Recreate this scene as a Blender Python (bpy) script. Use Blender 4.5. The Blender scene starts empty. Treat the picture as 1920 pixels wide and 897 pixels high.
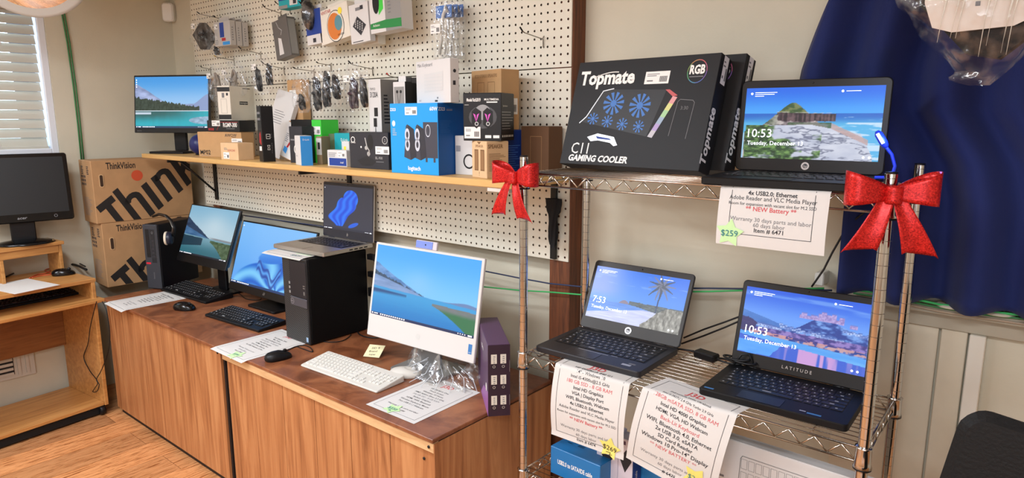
import bpy, math, random
import numpy as np
from mathutils import Vector, Matrix
random.seed(7)
SC = bpy.context.scene
COL = SC.collection
R_ = math.radians
PI = math.pi

# ---------------------------------------------------------------- camera
FPX, CX, CY = 1252.0, 960.0, 448.5            # focal length in pixels of the 1920x897 frame
PITCH, AZ = R_(10.23), R_(39.4)
cam = bpy.data.cameras.new('camera')
cam.sensor_width = 36.0
cam.lens = 36.0 * FPX / 1920.0
cam.clip_start = 0.02
camo = bpy.data.objects.new('camera', cam)
COL.objects.link(camo)
camo.rotation_euler = (PI / 2 - PITCH, 0, AZ)
SC.camera = camo
SC.view_settings.view_transform = 'Standard'
SC.view_settings.look = 'None'
SC.view_settings.exposure = 0.0
SC.view_settings.gamma = 1.0
SC.view_settings.use_curve_mapping = False

# ---------------------------------------------------------------- world and lights
FLOOR, CEIL = -1.62, 0.86
WALL_Y, WALL_X = 2.01, -4.40
w = bpy.data.worlds.new('world')
SC.world = w
w.use_nodes = True
w.node_tree.nodes['Background'].inputs[0].default_value = (0.55, 0.72, 1.0, 1)
w.node_tree.nodes['Background'].inputs[1].default_value = 0.35

def area(name, loc, size, power, col, rot=(0, 0, 0)):
    l = bpy.data.lights.new(name, 'AREA')
    l.shape = 'RECTANGLE'
    l.size, l.size_y = size
    l.energy = power
    l.color = col
    o = bpy.data.objects.new(name, l)
    COL.objects.link(o)
    o.location = loc
    o.rotation_euler = rot
    return o
WARM = (0.92, 1.0, 1.10)
area('ceiling_lamp_main', (-2.0, 0.25, CEIL - 0.03), (1.2, 0.3), 39, WARM)
area('ceiling_lamp_right', (0.2, -0.6, CEIL - 0.03), (1.2, 0.3), 44, WARM)
area('ceiling_lamp_back', (-2.6, -1.8, CEIL - 0.03), (1.2, 0.5), 50, WARM)
area('fill_light_left', (-3.3, -0.5, CEIL - 0.03), (0.3, 1.2), 42, WARM)  # added unseen fill that brightens the left wall
area('cool_fill_behind', (0.8, -3.2, 0.0), (2.6, 1.4), 44, (0.84, 0.94, 1.08), (R_(90), 0, 0))  # added cool fill behind the camera, no window in that wall
area('window_daylight', (-4.62, 0.75, 0.25), (0.9, 0.9), 16, (0.72, 0.86, 1.0), (0, R_(-90), 0))

# ---------------------------------------------------------------- measuring: pixel of the photograph -> point on a real plane
_ca, _sa, _cp, _sp = math.cos(AZ), math.sin(AZ), math.cos(PITCH), math.sin(PITCH)
_F = Vector((-_sa * _cp, _ca * _cp, -_sp))
_R = Vector((_ca, _sa, 0))
_U = Vector((-_sa * _sp, _ca * _sp, _cp))
def ray(px, py):
    return _F + _R * ((px - CX) / FPX) - _U * ((py - CY) / FPX)
def onY(px, py, Y): d = ray(px, py); return d * (Y / d.y)
def onX(px, py, X): d = ray(px, py); return d * (X / d.x)
def onZ(px, py, Z): d = ray(px, py); return d * (Z / d.z)

# ---------------------------------------------------------------- materials
def lin(c):
    if isinstance(c, str):
        c = tuple(int(c[i:i + 2], 16) for i in (0, 2, 4))
    c = [x / 255.0 for x in c]
    return tuple(x / 12.92 if x <= 0.04045 else ((x + 0.055) / 1.055) ** 2.4 for x in c)
_M = {}
def mat(name, c=(200, 200, 200), rough=0.5, metal=0.0, noise=0.0, nscale=30.0, bump=0.0, bscale=200.0,
        coat=0.0, trans=0.0, alpha=1.0, emit=0.0, ior=1.45, sheen=0.0, spec=0.5):
    if name in _M: return _M[name]
    m = bpy.data.materials.new(name); m.use_nodes = True
    nt = m.node_tree; b = nt.nodes['Principled BSDF']
    L = lin(c)
    b.inputs['Base Color'].default_value = (*L, 1)
    b.inputs['Roughness'].default_value = rough
    b.inputs['Metallic'].default_value = metal
    b.inputs['Coat Weight'].default_value = coat
    b.inputs['Transmission Weight'].default_value = trans
    b.inputs['Alpha'].default_value = alpha
    b.inputs['IOR'].default_value = ior
    b.inputs['Sheen Weight'].default_value = sheen
    b.inputs['Specular IOR Level'].default_value = spec
    if emit:
        b.inputs['Emission Color'].default_value = (*L, 1)
        b.inputs['Emission Strength'].default_value = emit
    if noise or bump:
        tc = nt.nodes.new('ShaderNodeTexCoord')
    if noise:
        n = nt.nodes.new('ShaderNodeTexNoise'); n.inputs['Scale'].default_value = nscale
        n.inputs['Detail'].default_value = 5
        nt.links.new(tc.outputs['Object'], n.inputs['Vector'])
        r = nt.nodes.new('ShaderNodeValToRGB')
        r.color_ramp.elements[0].position = 0.3; r.color_ramp.elements[1].position = 0.72
        r.color_ramp.elements[0].color = (*[x * (1 - noise) for x in L], 1)
        r.color_ramp.elements[1].color = (*[min(1, x * (1 + noise)) for x in L], 1)
        nt.links.new(n.outputs['Fac'], r.inputs['Fac'])
        nt.links.new(r.outputs['Color'], b.inputs['Base Color'])
    if bump:
        n2 = nt.nodes.new('ShaderNodeTexNoise'); n2.inputs['Scale'].default_value = bscale
        nt.links.new(tc.outputs['Object'], n2.inputs['Vector'])
        bp = nt.nodes.new('ShaderNodeBump'); bp.inputs['Strength'].default_value = bump
        bp.inputs['Distance'].default_value = 0.002
        nt.links.new(n2.outputs['Fac'], bp.inputs['Height'])
        nt.links.new(bp.outputs['Normal'], b.inputs['Normal'])
    _M[name] = m
    return m

def wood(name, c1, c2, c3=None, scale=(3, 3, 40), rough=0.45, coat=0.0, warp=0.6, plank=None, detail=6, rot=(0,0,0), lo=0.3, hi=0.7):
    """Streaky wood: noise squeezed along the grain, optional plank seams."""
    if name in _M: return _M[name]
    m = bpy.data.materials.new(name); m.use_nodes = True
    nt = m.node_tree; b = nt.nodes['Principled BSDF']
    tc = nt.nodes.new('ShaderNodeTexCoord')
    mp = nt.nodes.new('ShaderNodeMapping'); mp.inputs['Scale'].default_value = scale
    nt.links.new(tc.outputs['Object'], mp.inputs['Vector'])
    src = mp.outputs['Vector']
    n = nt.nodes.new('ShaderNodeTexNoise'); n.inputs['Scale'].default_value = 1.0
    n.inputs['Detail'].default_value = detail; n.inputs['Distortion'].default_value = warp
    n.inputs['Roughness'].default_value = 0.62
    r = nt.nodes.new('ShaderNodeValToRGB')
    e = r.color_ramp.elements
    e[0].position = lo; e[0].color = (*lin(c1), 1)
    e[1].position = hi; e[1].color = (*lin(c2), 1)
    if c3:
        k = e.new((lo + hi) / 2); k.color = (*lin(c3), 1)
    col = r.outputs['Color']
    if plank:                                   # (plank width, length) in metres, boards run along Y
        br = nt.nodes.new('ShaderNodeTexBrick')
        br.offset = 0.37; br.squash = 1.0
        mr = nt.nodes.new('ShaderNodeMapping'); mr.inputs['Rotation'].default_value = (0, 0, R_(90))
        nt.links.new(tc.outputs['Object'], mr.inputs['Vector'])
        nt.links.new(mr.outputs['Vector'], br.inputs['Vector'])
        br.inputs['Scale'].default_value = 1.0
        br.inputs['Brick Width'].default_value = plank[1]; br.inputs['Row Height'].default_value = plank[0]
        br.inputs['Mortar Size'].default_value = 0.0012
        br.inputs['Color1'].default_value = (0.72, 0.72, 0.72, 1); br.inputs['Color2'].default_value = (1.1, 1.06, 1.0, 1)
        br.inputs['Mortar'].default_value = (0.35, 0.3, 0.28, 1)
        mx = nt.nodes.new('ShaderNodeMix'); mx.data_type = 'RGBA'; mx.blend_type = 'MULTIPLY'
        mx.inputs[0].default_value = 1.0
        nt.links.new(col, mx.inputs[6]); nt.links.new(br.outputs['Color'], mx.inputs[7])
        col = mx.outputs[2]
        ad = nt.nodes.new('ShaderNodeVectorMath'); ad.operation = 'ADD'
        sc = nt.nodes.new('ShaderNodeVectorMath'); sc.operation = 'SCALE'; sc.inputs['Scale'].default_value = 7.0
        nt.links.new(br.outputs['Color'], sc.inputs[0])
        nt.links.new(src, ad.inputs[0]); nt.links.new(sc.outputs[0], ad.inputs[1]); src = ad.outputs[0]
    nt.links.new(src, n.inputs['Vector'])
    nt.links.new(n.outputs['Fac'], r.inputs['Fac'])
    nt.links.new(col, b.inputs['Base Color'])
    b.inputs['Roughness'].default_value = rough
    b.inputs['Coat Weight'].default_value = coat
    b.inputs['Coat Roughness'].default_value = 0.25
    _M[name] = m
    return m

def screen_mat(strength=1.0):
    k = 'screen%.2f' % strength
    if k in _M: return _M[k]
    m = bpy.data.materials.new('lit_display'); m.use_nodes = True
    nt = m.node_tree; b = nt.nodes['Principled BSDF']
    a = nt.nodes.new('ShaderNodeAttribute'); a.attribute_name = 'Col'
    b.inputs['Base Color'].default_value = (0.005, 0.005, 0.006, 1)
    b.inputs['Roughness'].default_value = 0.35
    nt.links.new(a.outputs['Color'], b.inputs['Emission Color'])
    b.inputs['Emission Strength'].default_value = strength
    _M[k] = m
    return m
def plastic_film(name='clear_film', tint=(225, 228, 232), dens=0.10):
    """thin crinkled polythene: mostly see-through, with glints"""
    if name in _M: return _M[name]
    m = bpy.data.materials.new(name); m.use_nodes = True
    nt = m.node_tree; out = nt.nodes['Material Output']; nt.nodes.remove(nt.nodes['Principled BSDF'])
    tr = nt.nodes.new('ShaderNodeBsdfTransparent'); gl = nt.nodes.new('ShaderNodeBsdfGlossy'); df = nt.nodes.new('ShaderNodeBsdfDiffuse')
    gl.inputs['Roughness'].default_value = 0.12; gl.inputs['Color'].default_value = (*lin(tint), 1)
    df.inputs['Color'].default_value = (*lin(tint), 1)
    m1 = nt.nodes.new('ShaderNodeMixShader'); m2 = nt.nodes.new('ShaderNodeMixShader')
    m1.inputs[0].default_value = 0.72
    nt.links.new(df.outputs[0], m1.inputs[1]); nt.links.new(gl.outputs[0], m1.inputs[2])
    tc = nt.nodes.new('ShaderNodeTexCoord'); n = nt.nodes.new('ShaderNodeTexNoise'); n.inputs['Scale'].default_value = 35
    nt.links.new(tc.outputs['Object'], n.inputs['Vector'])
    bp = nt.nodes.new('ShaderNodeBump'); bp.inputs['Strength'].default_value = 0.5; bp.inputs['Distance'].default_value = 0.01
    nt.links.new(n.outputs['Fac'], bp.inputs['Height']); nt.links.new(bp.outputs[0], gl.inputs['Normal'])
    mr = nt.nodes.new('ShaderNodeMapRange'); mr.inputs['From Min'].default_value = 0.42; mr.inputs['From Max'].default_value = 0.70
    mr.inputs['To Min'].default_value = dens * 0.3; mr.inputs['To Max'].default_value = dens * 3.2
    nt.links.new(n.outputs['Fac'], mr.inputs['Value']); nt.links.new(mr.outputs[0], m2.inputs[0])
    nt.links.new(tr.outputs[0], m2.inputs[1]); nt.links.new(m1.outputs[0], m2.inputs[2])
    nt.links.new(m2.outputs[0], out.inputs['Surface'])
    _M[name] = m
    return m

WHITE = mat('white_print', (238, 236, 230), 0.6)
BLACK = mat('black_print', (22, 22, 24), 0.55)
INK = mat('ink', (45, 45, 50), 0.7)
GREYINK = mat('grey_ink', (120, 120, 122), 0.7)
REDINK = mat('red_ink', (205, 80, 85), 0.7)
PAPER = mat('paper', (214, 211, 206), 0.75)
KRAFT = mat('kraft_card', (176, 136, 94), 0.8, noise=0.06, nscale=18)
KRAFTM = mat('kraft_card_mid', (190, 150, 104), 0.8, noise=0.05, nscale=20)
KRAFT2 = mat('kraft_card_light', (214, 180, 138), 0.8, noise=0.04)
BLKPL = mat('black_plastic', (15, 15, 17), 0.42, bump=0.12, bscale=900, spec=.35)
BLKGLOSS = mat('black_gloss', (10, 10, 12), 0.16)
KEYBLK = mat('key_black', (24, 24, 26), 0.38)
CHROME = mat('chrome', (200, 198, 196), 0.12, 1.0)
WIRE = mat('chrome_wire', (196, 188, 176), 0.22, 1.0)
STEEL = mat('steel', (150, 148, 142), 0.3, 1.0)
SILVER = mat('silver_aluminium', (178, 172, 163), 0.34, 0.75)
STICK = mat('sticker_white', (236, 234, 228), 0.5)
CABLE = mat('black_cable', (18, 18, 19), 0.5)
FILM = plastic_film()

# ---------------------------------------------------------------- text outlines
_T = {}
def glyphs(s, bold=0.0):
    k = (s, bold)
    if k in _T: return _T[k]
    cu = bpy.data.curves.new('t', 'FONT'); cu.body = s; cu.size = 1.0; cu.resolution_u = 2; cu.offset = bold
    o = bpy.data.objects.new('t', cu)
    me = bpy.data.meshes.new_from_object(o)
    v = np.array([(p.co.x, p.co.y) for p in me.vertices]) if len(me.vertices) else np.zeros((0, 2))
    f = [tuple(p.vertices) for p in me.polygons]
    bpy.data.objects.remove(o); bpy.data.curves.remove(cu); bpy.data.meshes.remove(me)
    _T[k] = (v, f)
    return _T[k]

# ---------------------------------------------------------------- mesh collector
class MB:
    def __init__(s):
        s.v = []; s.f = []; s.mi = []; s.sm = []; s.mats = []; s.c = {}; s.M = Matrix.Identity(4)
    def mid(s, m):
        if m not in s.mats: s.mats.append(m)
        return s.mats.index(m)
    def add(s, vs, fs, m, smooth=False, cols=None):
        o = len(s.v); k = s.mid(m)
        ident = s.M == Matrix.Identity(4)
        for i, p in enumerate(vs):
            s.v.append(tuple(p) if ident else tuple(s.M @ Vector(p)))
        if cols is not None:
            for i, c in enumerate(cols): s.c[o + i] = c
        for f in fs:
            s.f.append(tuple(o + i for i in f)); s.mi.append(k); s.sm.append(smooth)
        return s
    def box(s, x0, x1, y0, y1, z0, z1, m, c=0.0):
        if c <= 0:
            vs = [(x, y, z) for z in (z0, z1) for y in (y0, y1) for x in (x0, x1)]
            return s.add(vs, [(0, 2, 3, 1), (4, 5, 7, 6), (0, 1, 5, 4), (2, 6, 7, 3), (0, 4, 6, 2), (1, 3, 7, 5)], m)
        ws = []
        for z, q in ((z0, c), (z0 + c, 0), (z1 - c, 0), (z1, c)):
            ws.append([(x0 + c, y0 + q, z), (x1 - c, y0 + q, z), (x1 - q, y0 + c, z), (x1 - q, y1 - c, z),
                       (x1 - c, y1 - q, z), (x0 + c, y1 - q, z), (x0 + q, y1 - c, z), (x0 + q, y0 + c, z)])
        return s.rings(ws, m, smooth=False)
    def rings(s, ws, m, smooth=True, cap=True, closed=False):
        n = len(ws[0]); vs = [p for r in ws for p in r]; fs = []
        K = len(ws)
        for i in range(K if closed else K - 1):
            a, b = i * n, ((i + 1) % K) * n
            for j in range(n):
                fs.append((a + j, a + (j + 1) % n, b + (j + 1) % n, b + j))
        s.add(vs, fs, m, smooth)
        if cap and not closed:
            o = len(s.v) - len(vs); k = s.mid(m)
            s.f.append(tuple(o + j for j in range(n - 1, -1, -1))); s.mi.append(k); s.sm.append(False)
            s.f.append(tuple(o + (K - 1) * n + j for j in range(n))); s.mi.append(k); s.sm.append(False)
        return s
    def outline(s, w, d, r, n=5):
        pts = []
        for cx, cy, a0 in ((w / 2 - r, d / 2 - r, 0), (-w / 2 + r, d / 2 - r, 90), (-w / 2 + r, -d / 2 + r, 180), (w / 2 - r, -d / 2 + r, 270)):
            for i in range(n + 1):
                a = R_(a0 + 90 * i / n)
                pts.append((cx + r * math.cos(a), cy + r * math.sin(a)))
        return pts
    def slab(s, w, d, h, r, m, cx=0, cy=0, z=0, ch=0.001, axis='z', taper=0.0):
        """rounded rectangle w x d extruded h; axis z = lying, y = standing (w across, d up, h thick towards +y)"""
        ws = []
        for t, q in ((0, ch), (ch, 0), (h - ch, taper), (h, ch + taper)):
            o = s.outline(w - 2 * q, d - 2 * q, max(r - q, 0.0005))
            if axis == 'z': ws.append([(cx + a, cy + b, z + t) for a, b in o])
            else: ws.append([(cx - a, z + t, cy + b) for a, b in o])
        return s.rings(ws, m, smooth=False)
    def prism(s, pts, h, m, fr=None):
        """pts 2D polygon (ccw) mapped by fr(u,v,w)"""
        fr = fr or (lambda u, v, w: (u, v, w))
        n = len(pts)
        vs = [fr(u, v, 0) for u, v in pts] + [fr(u, v, h) for u, v in pts]
        fs = [tuple(range(n - 1, -1, -1)), tuple(range(n, 2 * n))] + [(i, (i + 1) % n, n + (i + 1) % n, n + i) for i in range(n)]
        return s.add(vs, fs, m)
    def tube(s, pts, r, m, n=8, closed=False, smooth=True):
        P = [Vector(p) for p in pts]; K = len(P); ws = []; up = None
        for i, p in enumerate(P):
            a = P[(i - 1) % K] if (closed or i > 0) else p
            b = P[(i + 1) % K] if (closed or i < K - 1) else p
            t = (b - a)
            t = t.normalized() if t.length > 1e-9 else Vector((0, 0, 1))
            if up is None: up = t.orthogonal().normalized()
            up = (up - t * up.dot(t))
            up = up.normalized() if up.length > 1e-6 else t.orthogonal().normalized()
            bi = t.cross(up)
            rr = r[i] if isinstance(r, (list, tuple)) else r
            ws.append([p + (up * math.cos(2 * PI * j / n) + bi * math.sin(2 * PI * j / n)) * rr for j in range(n)])
        return s.rings(ws, m, smooth, cap=True, closed=closed)
    def lathe(s, prof, m, n=20, c=(0, 0, 0), ax='z', smooth=True):
        ws = []
        for r, h in prof:
            ring = []
            for j in range(n):
                a = 2 * PI * j / n
                x, y = r * math.cos(a), r * math.sin(a)
                ring.append({'z': (c[0] + x, c[1] + y, c[2] + h), 'y': (c[0] + x, c[1] + h, c[2] - y), 'x': (c[0] + h, c[1] + x, c[2] + y)}[ax])
            ws.append(ring)
        return s.rings(ws, m, smooth)
    def ell(s, c, rx, ry, rz, m, n=16, k=10, cut=-1.0):
        ws = []
        for i in range(k + 1):
            t = max(cut, -0.9995) + (0.9995 - max(cut, -0.9995)) * (0.5 - 0.5 * math.cos(PI * i / k))
            q = math.sqrt(max(0, 1 - t * t))
            ws.append([(c[0] + rx * q * math.cos(2 * PI * j / n), c[1] + ry * q * math.sin(2 * PI * j / n), c[2] + rz * t) for j in range(n)])
        return s.rings(ws, m, True)
    def poly(s, pts, m): return s.add(pts, [tuple(range(len(pts)))], m)
    def grid(s, fn, nu, nv, m, smooth=True, cf=None, flip=False):
        vs = [fn(i / nu, j / nv) for j in range(nv + 1) for i in range(nu + 1)]
        fs = []
        for j in range(nv):
            for i in range(nu):
                a = j * (nu + 1) + i
                q = (a, a + 1, a + nu + 2, a + nu + 1)
                fs.append(q[::-1] if flip else q)
        cols = None
        if cf is not None:
            U, V = np.meshgrid(np.linspace(0, 1, nu + 1), np.linspace(0, 1, nv + 1))
            cols = cf(U, V).reshape(-1, 3)
        return s.add(vs, fs, m, smooth, cols)
    def text(s, t, fr, u, v, size, m, al='c', bold=0.0, xs=1.0, sh=0.0, rot=0.0, maxw=None):
        """text through a frame fr(u,v)->3D, metres; v = baseline"""
        g, f = glyphs(t, bold)
        if len(g) == 0: return s
        lo, hi = g[:, 0].min(), g[:, 0].max()
        if maxw and (hi - lo) * size * xs > maxw: xs = maxw / ((hi - lo) * size)
        off = {'c': (lo + hi) / 2, 'l': lo, 'r': hi}[al]
        x = (g[:, 0] - off) * size * xs + g[:, 1] * size * sh; y = g[:, 1] * size
        c, d = math.cos(rot), math.sin(rot)
        return s.add([fr(u + c * a - d * b, v + d * a + c * b) for a, b in zip(x, y)], f, m)
    def build(s, name, parent=None, loc=(0, 0, 0), rot=(0, 0, 0), bevel=0, subsurf=0):
        me = bpy.data.meshes.new(name)
        me.from_pydata(s.v, [], s.f)
        for m in s.mats: me.materials.append(m)
        me.polygons.foreach_set('material_index', s.mi)
        me.polygons.foreach_set('use_smooth', s.sm)
        if s.c:
            at = me.attributes.new('Col', 'FLOAT_COLOR', 'POINT')
            buf = np.ones((len(s.v), 4), dtype=np.float32)
            for i, c in s.c.items(): buf[i, :3] = c
            at.data.foreach_set('color', buf.ravel())
        me.update()
        o = bpy.data.objects.new(name, me)
        COL.objects.link(o)
        o.location = loc; o.rotation_euler = rot
        if parent is not None: o.parent = parent
        if bevel:
            b = o.modifiers.new('b', 'BEVEL'); b.width = bevel; b.segments = 2; b.limit_method = 'ANGLE'
        if subsurf:
            b = o.modifiers.new('s', 'SUBSURF'); b.levels = subsurf; b.render_levels = subsurf
        return o

def tag(o, label, cat, group=None):
    o['label'] = label; o['category'] = cat
    if group: o['group'] = group
    return o
def structure(o):
    o['kind'] = 'structure'; return o
def thing(name, label, cat, loc=(0, 0, 0), rz=0, group=None):
    o = bpy.data.objects.new(name, None); o.empty_display_size = 0.05
    COL.objects.link(o); o.location = loc; o.rotation_euler = (0, 0, rz)
    return tag(o, label, cat, group)
def copy_of(o, name=None, parent=None):
    c = o.copy(); COL.objects.link(c)
    if parent is not None: c.parent = parent
    return c

# ---------------------------------------------------------------- faces of boxes: frames in metres
class Face:
    def __init__(s, mb, o, ex, ey, n, w, h):
        s.mb, s.o, s.ex, s.ey, s.n, s.w, s.h = mb, Vector(o), Vector(ex), Vector(ey), Vector(n), w, h
        s.k = 0.0004; s.pu = lambda t: t
    def fr(s, lay=1):
        o = s.o + s.n * (s.k * lay)
        return lambda u, v: tuple(o + s.ex * u + s.ey * v)
    def rect(s, u0, v0, u1, v1, m, lay=1):       # fractions of the face
        F = s.fr(lay); s.mb.poly([F(s.pu(u0) * s.w, v0 * s.h), F(s.pu(u1) * s.w, v0 * s.h), F(s.pu(u1) * s.w, v1 * s.h), F(s.pu(u0) * s.w, v1 * s.h)], m); return s
    def poly(s, pts, m, lay=1):
        F = s.fr(lay); s.mb.poly([F(s.pu(u) * s.w, v * s.h) for u, v in pts], m); return s
    def disc(s, u, v, r, m, lay=1, asp=1.0, n=20, hole=0.0):      # r in metres
        F = s.fr(lay); U, V = s.pu(u) * s.w, v * s.h
        P = [F(U + r * math.cos(2 * PI * i / n), V + r * asp * math.sin(2 * PI * i / n)) for i in range(n)]
        if not hole: s.mb.poly(P, m)
        else:
            Q = [F(U + hole * math.cos(2 * PI * i / n), V + hole * asp * math.sin(2 * PI * i / n)) for i in range(n)]
            s.mb.add(P + Q, [(i, (i + 1) % n, n + (i + 1) % n, n + i) for i in range(n)], m)
        return s
    def text(s, t, u, v, size, m, lay=1, **k):
        s.mb.text(t, s.fr(lay), s.pu(u) * s.w, v * s.h, size, m, **k); return s
    def line(s, pts, wd, m, lay=1):              # polyline in fractions, width metres
        F = s.fr(lay)
        for (a, b), (c, d) in zip(pts[:-1], pts[1:]):
            A = Vector((s.pu(a) * s.w, b * s.h)); B = Vector((s.pu(c) * s.w, d * s.h)); t = (B - A)
            if t.length < 1e-9: continue
            t.normalize(); q = Vector((-t.y, t.x)) * wd / 2; A2 = A - t * wd * 0.3; B2 = B + t * wd * 0.3
            s.mb.poly([F(*(A2 - q)), F(*(B2 - q)), F(*(B2 + q)), F(*(A2 + q))], m)
        return s
    def lines(s, u0, v0, u1, v1, n, m, lay=1, th=0.4, ragged=True):   # rows of small print
        for i in range(n):
            a = v0 + (v1 - v0) * i / n; e = u0 + (u1 - u0) * (random.uniform(0.6, 1) if ragged else 1)
            s.rect(u0, a, e, a + (v1 - v0) / n * th, m, lay)
        return s

def faces(mb, w, d, h):
    return dict(F=Face(mb, (-w / 2, 0, 0), (1, 0, 0), (0, 0, 1), (0, -1, 0), w, h),
                R=Face(mb, (w / 2, 0, 0), (0, 1, 0), (0, 0, 1), (1, 0, 0), d, h),
                L=Face(mb, (-w / 2, d, 0), (0, -1, 0), (0, 0, 1), (-1, 0, 0), d, h),
                T=Face(mb, (-w / 2, 0, h), (1, 0, 0), (0, 1, 0), (0, 0, 1), w, d))

def sticker(parent, face, u, v, w, h):
    """white price sticker with a printed code block, a part of its own"""
    mb = MB(); f = Face(mb, face.o, face.ex, face.ey, face.n, face.w, face.h)
    U, V = w / f.w, h / f.h
    f.rect(u, v, u + U, v + V, STICK, 2)
    f.lines(u + U * .08, v + V * .62, u + U * .6, v + V * .9, 2, GREYINK, 3)
    f.rect(u + U * .1, v + V * .2, u + U * .35, v + V * .3, GREYINK, 3)
    for i in range(7): f.rect(u + U * (.62 + .045 * i), v + V * .15, u + U * (.645 + .045 * i), v + V * .6, INK, 3)
    return mb.build('price_sticker', parent)

def carton(name, label, cat, x, y, z, a, w, d, h, m, deco=None, group=None, stick=None, mside=None, mtop=None, tilt=0.0, ch=0.0012, flap=True):
    t = thing(name, label, cat, (x, y, z), R_(a), group)
    if tilt: t.rotation_euler = (R_(-tilt), 0, R_(a))
    mb = MB(); mb.box(-w / 2, w / 2, 0, d, 0, h, m, ch)
    fs = faces(mb, w, d, h)
    if mside: fs['R'].rect(.004, .004, .996, .996, mside, 0.5)
    if mtop: fs['T'].rect(.004, .004, .996, .996, mtop, 0.5)
    if deco: deco(fs, mb)
    mb.build('carton', t)
    if flap:
        l = MB(); l.box(-w / 2 + .002, w / 2 - .002, .001, d - .002, h, h + .0012, m if not mtop else mtop)
        l.build('lid_flap', t)
    for s_ in (stick or []): sticker(t, fs[s_[0]], *s_[1:])
    return t

# ================================================================ ROOM
WALLM = mat('wall_paint', (210, 203, 182), 0.75, noise=0.03, nscale=6, bump=0.15, bscale=120)
CEILM = mat('ceiling_paint', (236, 232, 222), 0.9)
FLOORM = wood('floor_laminate', (132, 70, 28), (220, 158, 106), (204, 142, 90), scale=(95, 5, 2), rough=0.36, warp=2.2, plank=(0.19, 1.25), lo=0.39, hi=0.54, detail=8)
TRIMM = mat('trim_white', (226, 220, 206), 0.55)

structure(MB().box(-4.6, 2.4, -3.8, 2.2, FLOOR - .1, FLOOR, FLOORM).build('floor'))
structure(MB().box(-4.6, 2.4, -3.8, 2.2, CEIL, CEIL + .1, CEILM).build('ceiling'))
b = MB().box(-4.6, 2.4, WALL_Y, WALL_Y + .15, FLOOR, CEIL, WALLM)
structure(b.build('wall_back'))
structure(MB().box(2.3, 2.4, -3.7, 2.01, FLOOR, CEIL, WALLM).build('wall_right'))
structure(MB().box(-4.4, 2.3, -3.8, -3.7, FLOOR, CEIL, WALLM).build('wall_front'))
b = MB()
WY0, WY1, WZ0, WZ1 = 0.1, 1.32, -0.20, 0.66
b.box(-4.55, WALL_X, -3.7, WY0, FLOOR, CEIL, WALLM); b.box(-4.55, WALL_X, WY1, 2.01, FLOOR, CEIL, WALLM)
b.box(-4.55, WALL_X, WY0, WY1, FLOOR, WZ0, WALLM); b.box(-4.55, WALL_X, WY0, WY1, WZ1, CEIL, WALLM)
structure(b.build('wall_left'))
# window in the left wall
b = MB()
JM = mat('window_vinyl', (226, 230, 236), 0.45)
for y0, y1, z0, z1 in ((WY0, WY0 + .04, WZ0, WZ1), (WY1 - .035, WY1, WZ0, WZ1), (WY0 + .04, WY1 - .035, WZ0, WZ0 + .035), (WY0 + .04, WY1 - .035, WZ1 - .04, WZ1)):
    b.box(-4.54, -4.405, y0, y1, z0, z1, JM, .003)
b.box(-4.53, -4.50, .68, .72, WZ0 + .035, WZ1 - .04, JM)
wn = structure(b.build('window_1'))
MB().box(-4.52, -4.515, WY0 + .04, WY1 - .035, WZ0 + .035, WZ1 - .04, mat('window_glass', (235, 245, 255), 0.02, trans=1.0, ior=1.1)).build('pane', wn)
t = thing('window_blind', 'white horizontal slat blind lowered over the window in the left wall', 'blind', (-4.44, .7, WZ0))
SL = mat('blind_slat', (196, 192, 178), 0.5)
b = MB(); zz = WZ0 + .07
while zz < WZ1 - .08:
    b.M = Matrix.Translation((0, 0, zz - WZ0)) @ Matrix.Rotation(R_(70), 4, 'Y')
    b.box(-.026, .026, WY0 + .05 - .7, WY1 - .045 - .7, -.0012, .0012, SL)
    zz += .0505
b.M = Matrix.Identity(4)
b.build('slats', t)
MB().box(-.022, .022, WY0 + .05 - .7, WY1 - .045 - .7, .03, .05, SL, .003).build('bottom_rail', t)
MB().box(-.025, .03, WY0 + .045 - .7, WY1 - .04 - .7, WZ1 - WZ0 - .085, WZ1 - WZ0 - .045, SL, .003).build('head_rail', t)
b = MB()
for y in (.35, .62, -.3): b.tube([(.03, y - .0, .04), (.03, y, .5), (.03, y, WZ1 - WZ0 - .06)], .0012, WHITE, 5)
b.build('ladder_cord', t)
b = MB(); b.tube([(.034, .40, WZ1 - WZ0 - .08), (.037, .402, .62), (.036, .405, .60)], .001, WHITE, 5)
b.lathe([(.001, .012), (.004, .004), (.006, -.012), (.004, -.016), (.001, -.017)], WHITE, 8, (.036, .405, .60)); b.lathe([(.001, .012), (.004, .004), (.006, -.012), (.004, -.016), (.001, -.017)], WHITE, 8, (.036, .38, .67))
b.build('pull_cord', t)

# low heating register on the left wall, seen under the desk
t = thing('wall_register', 'white louvred vent cover low on the wall below the computer desk', 'vent', (WALL_X, .8, -1.45))
VM = mat('vent_white', (205, 200, 188), 0.5)
b = MB(); b.box(.0, .012, -.32, .27, .02, .17, VM, .002); b.build('frame', t)
b = MB(); b.box(.0121, .0135, -.3, .17, .045, .145, BLACK)
for k in range(4):
    b.box(.0122, .022, -.3, .165, .045 + k * .027, .060 + k * .027, VM)
b.build('louvres', t)
b = MB(); b.box(.0122, .02, .185, .20, .04, .15, VM); b.box(.0122, .02, .225, .24, .04, .15, VM); b.build('lever_slot', t)

# green cords down the left wall
def cord(name, pts, r, m, label, n=6, cat='cable'):
    return tag(MB().tube(pts, r, m, n).build(name), label, cat)
GRN = mat('green_cord', (58, 122, 70), 0.55)
GRN2 = mat('green_cord_bright', (60, 175, 95), 0.5)
b = MB()
for dy in (0, .012):
    b.tube([onX(*p, -4.393) + Vector((0, dy, 0)) for p in ((100, -60), (115, 20), (126, 80), (138, 165), (146, 235), (153, 305))], .0042, GRN, 6)
tag(b.build('network_cable'), 'pair of green cables running down the left wall beside the window', 'cable')
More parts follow.
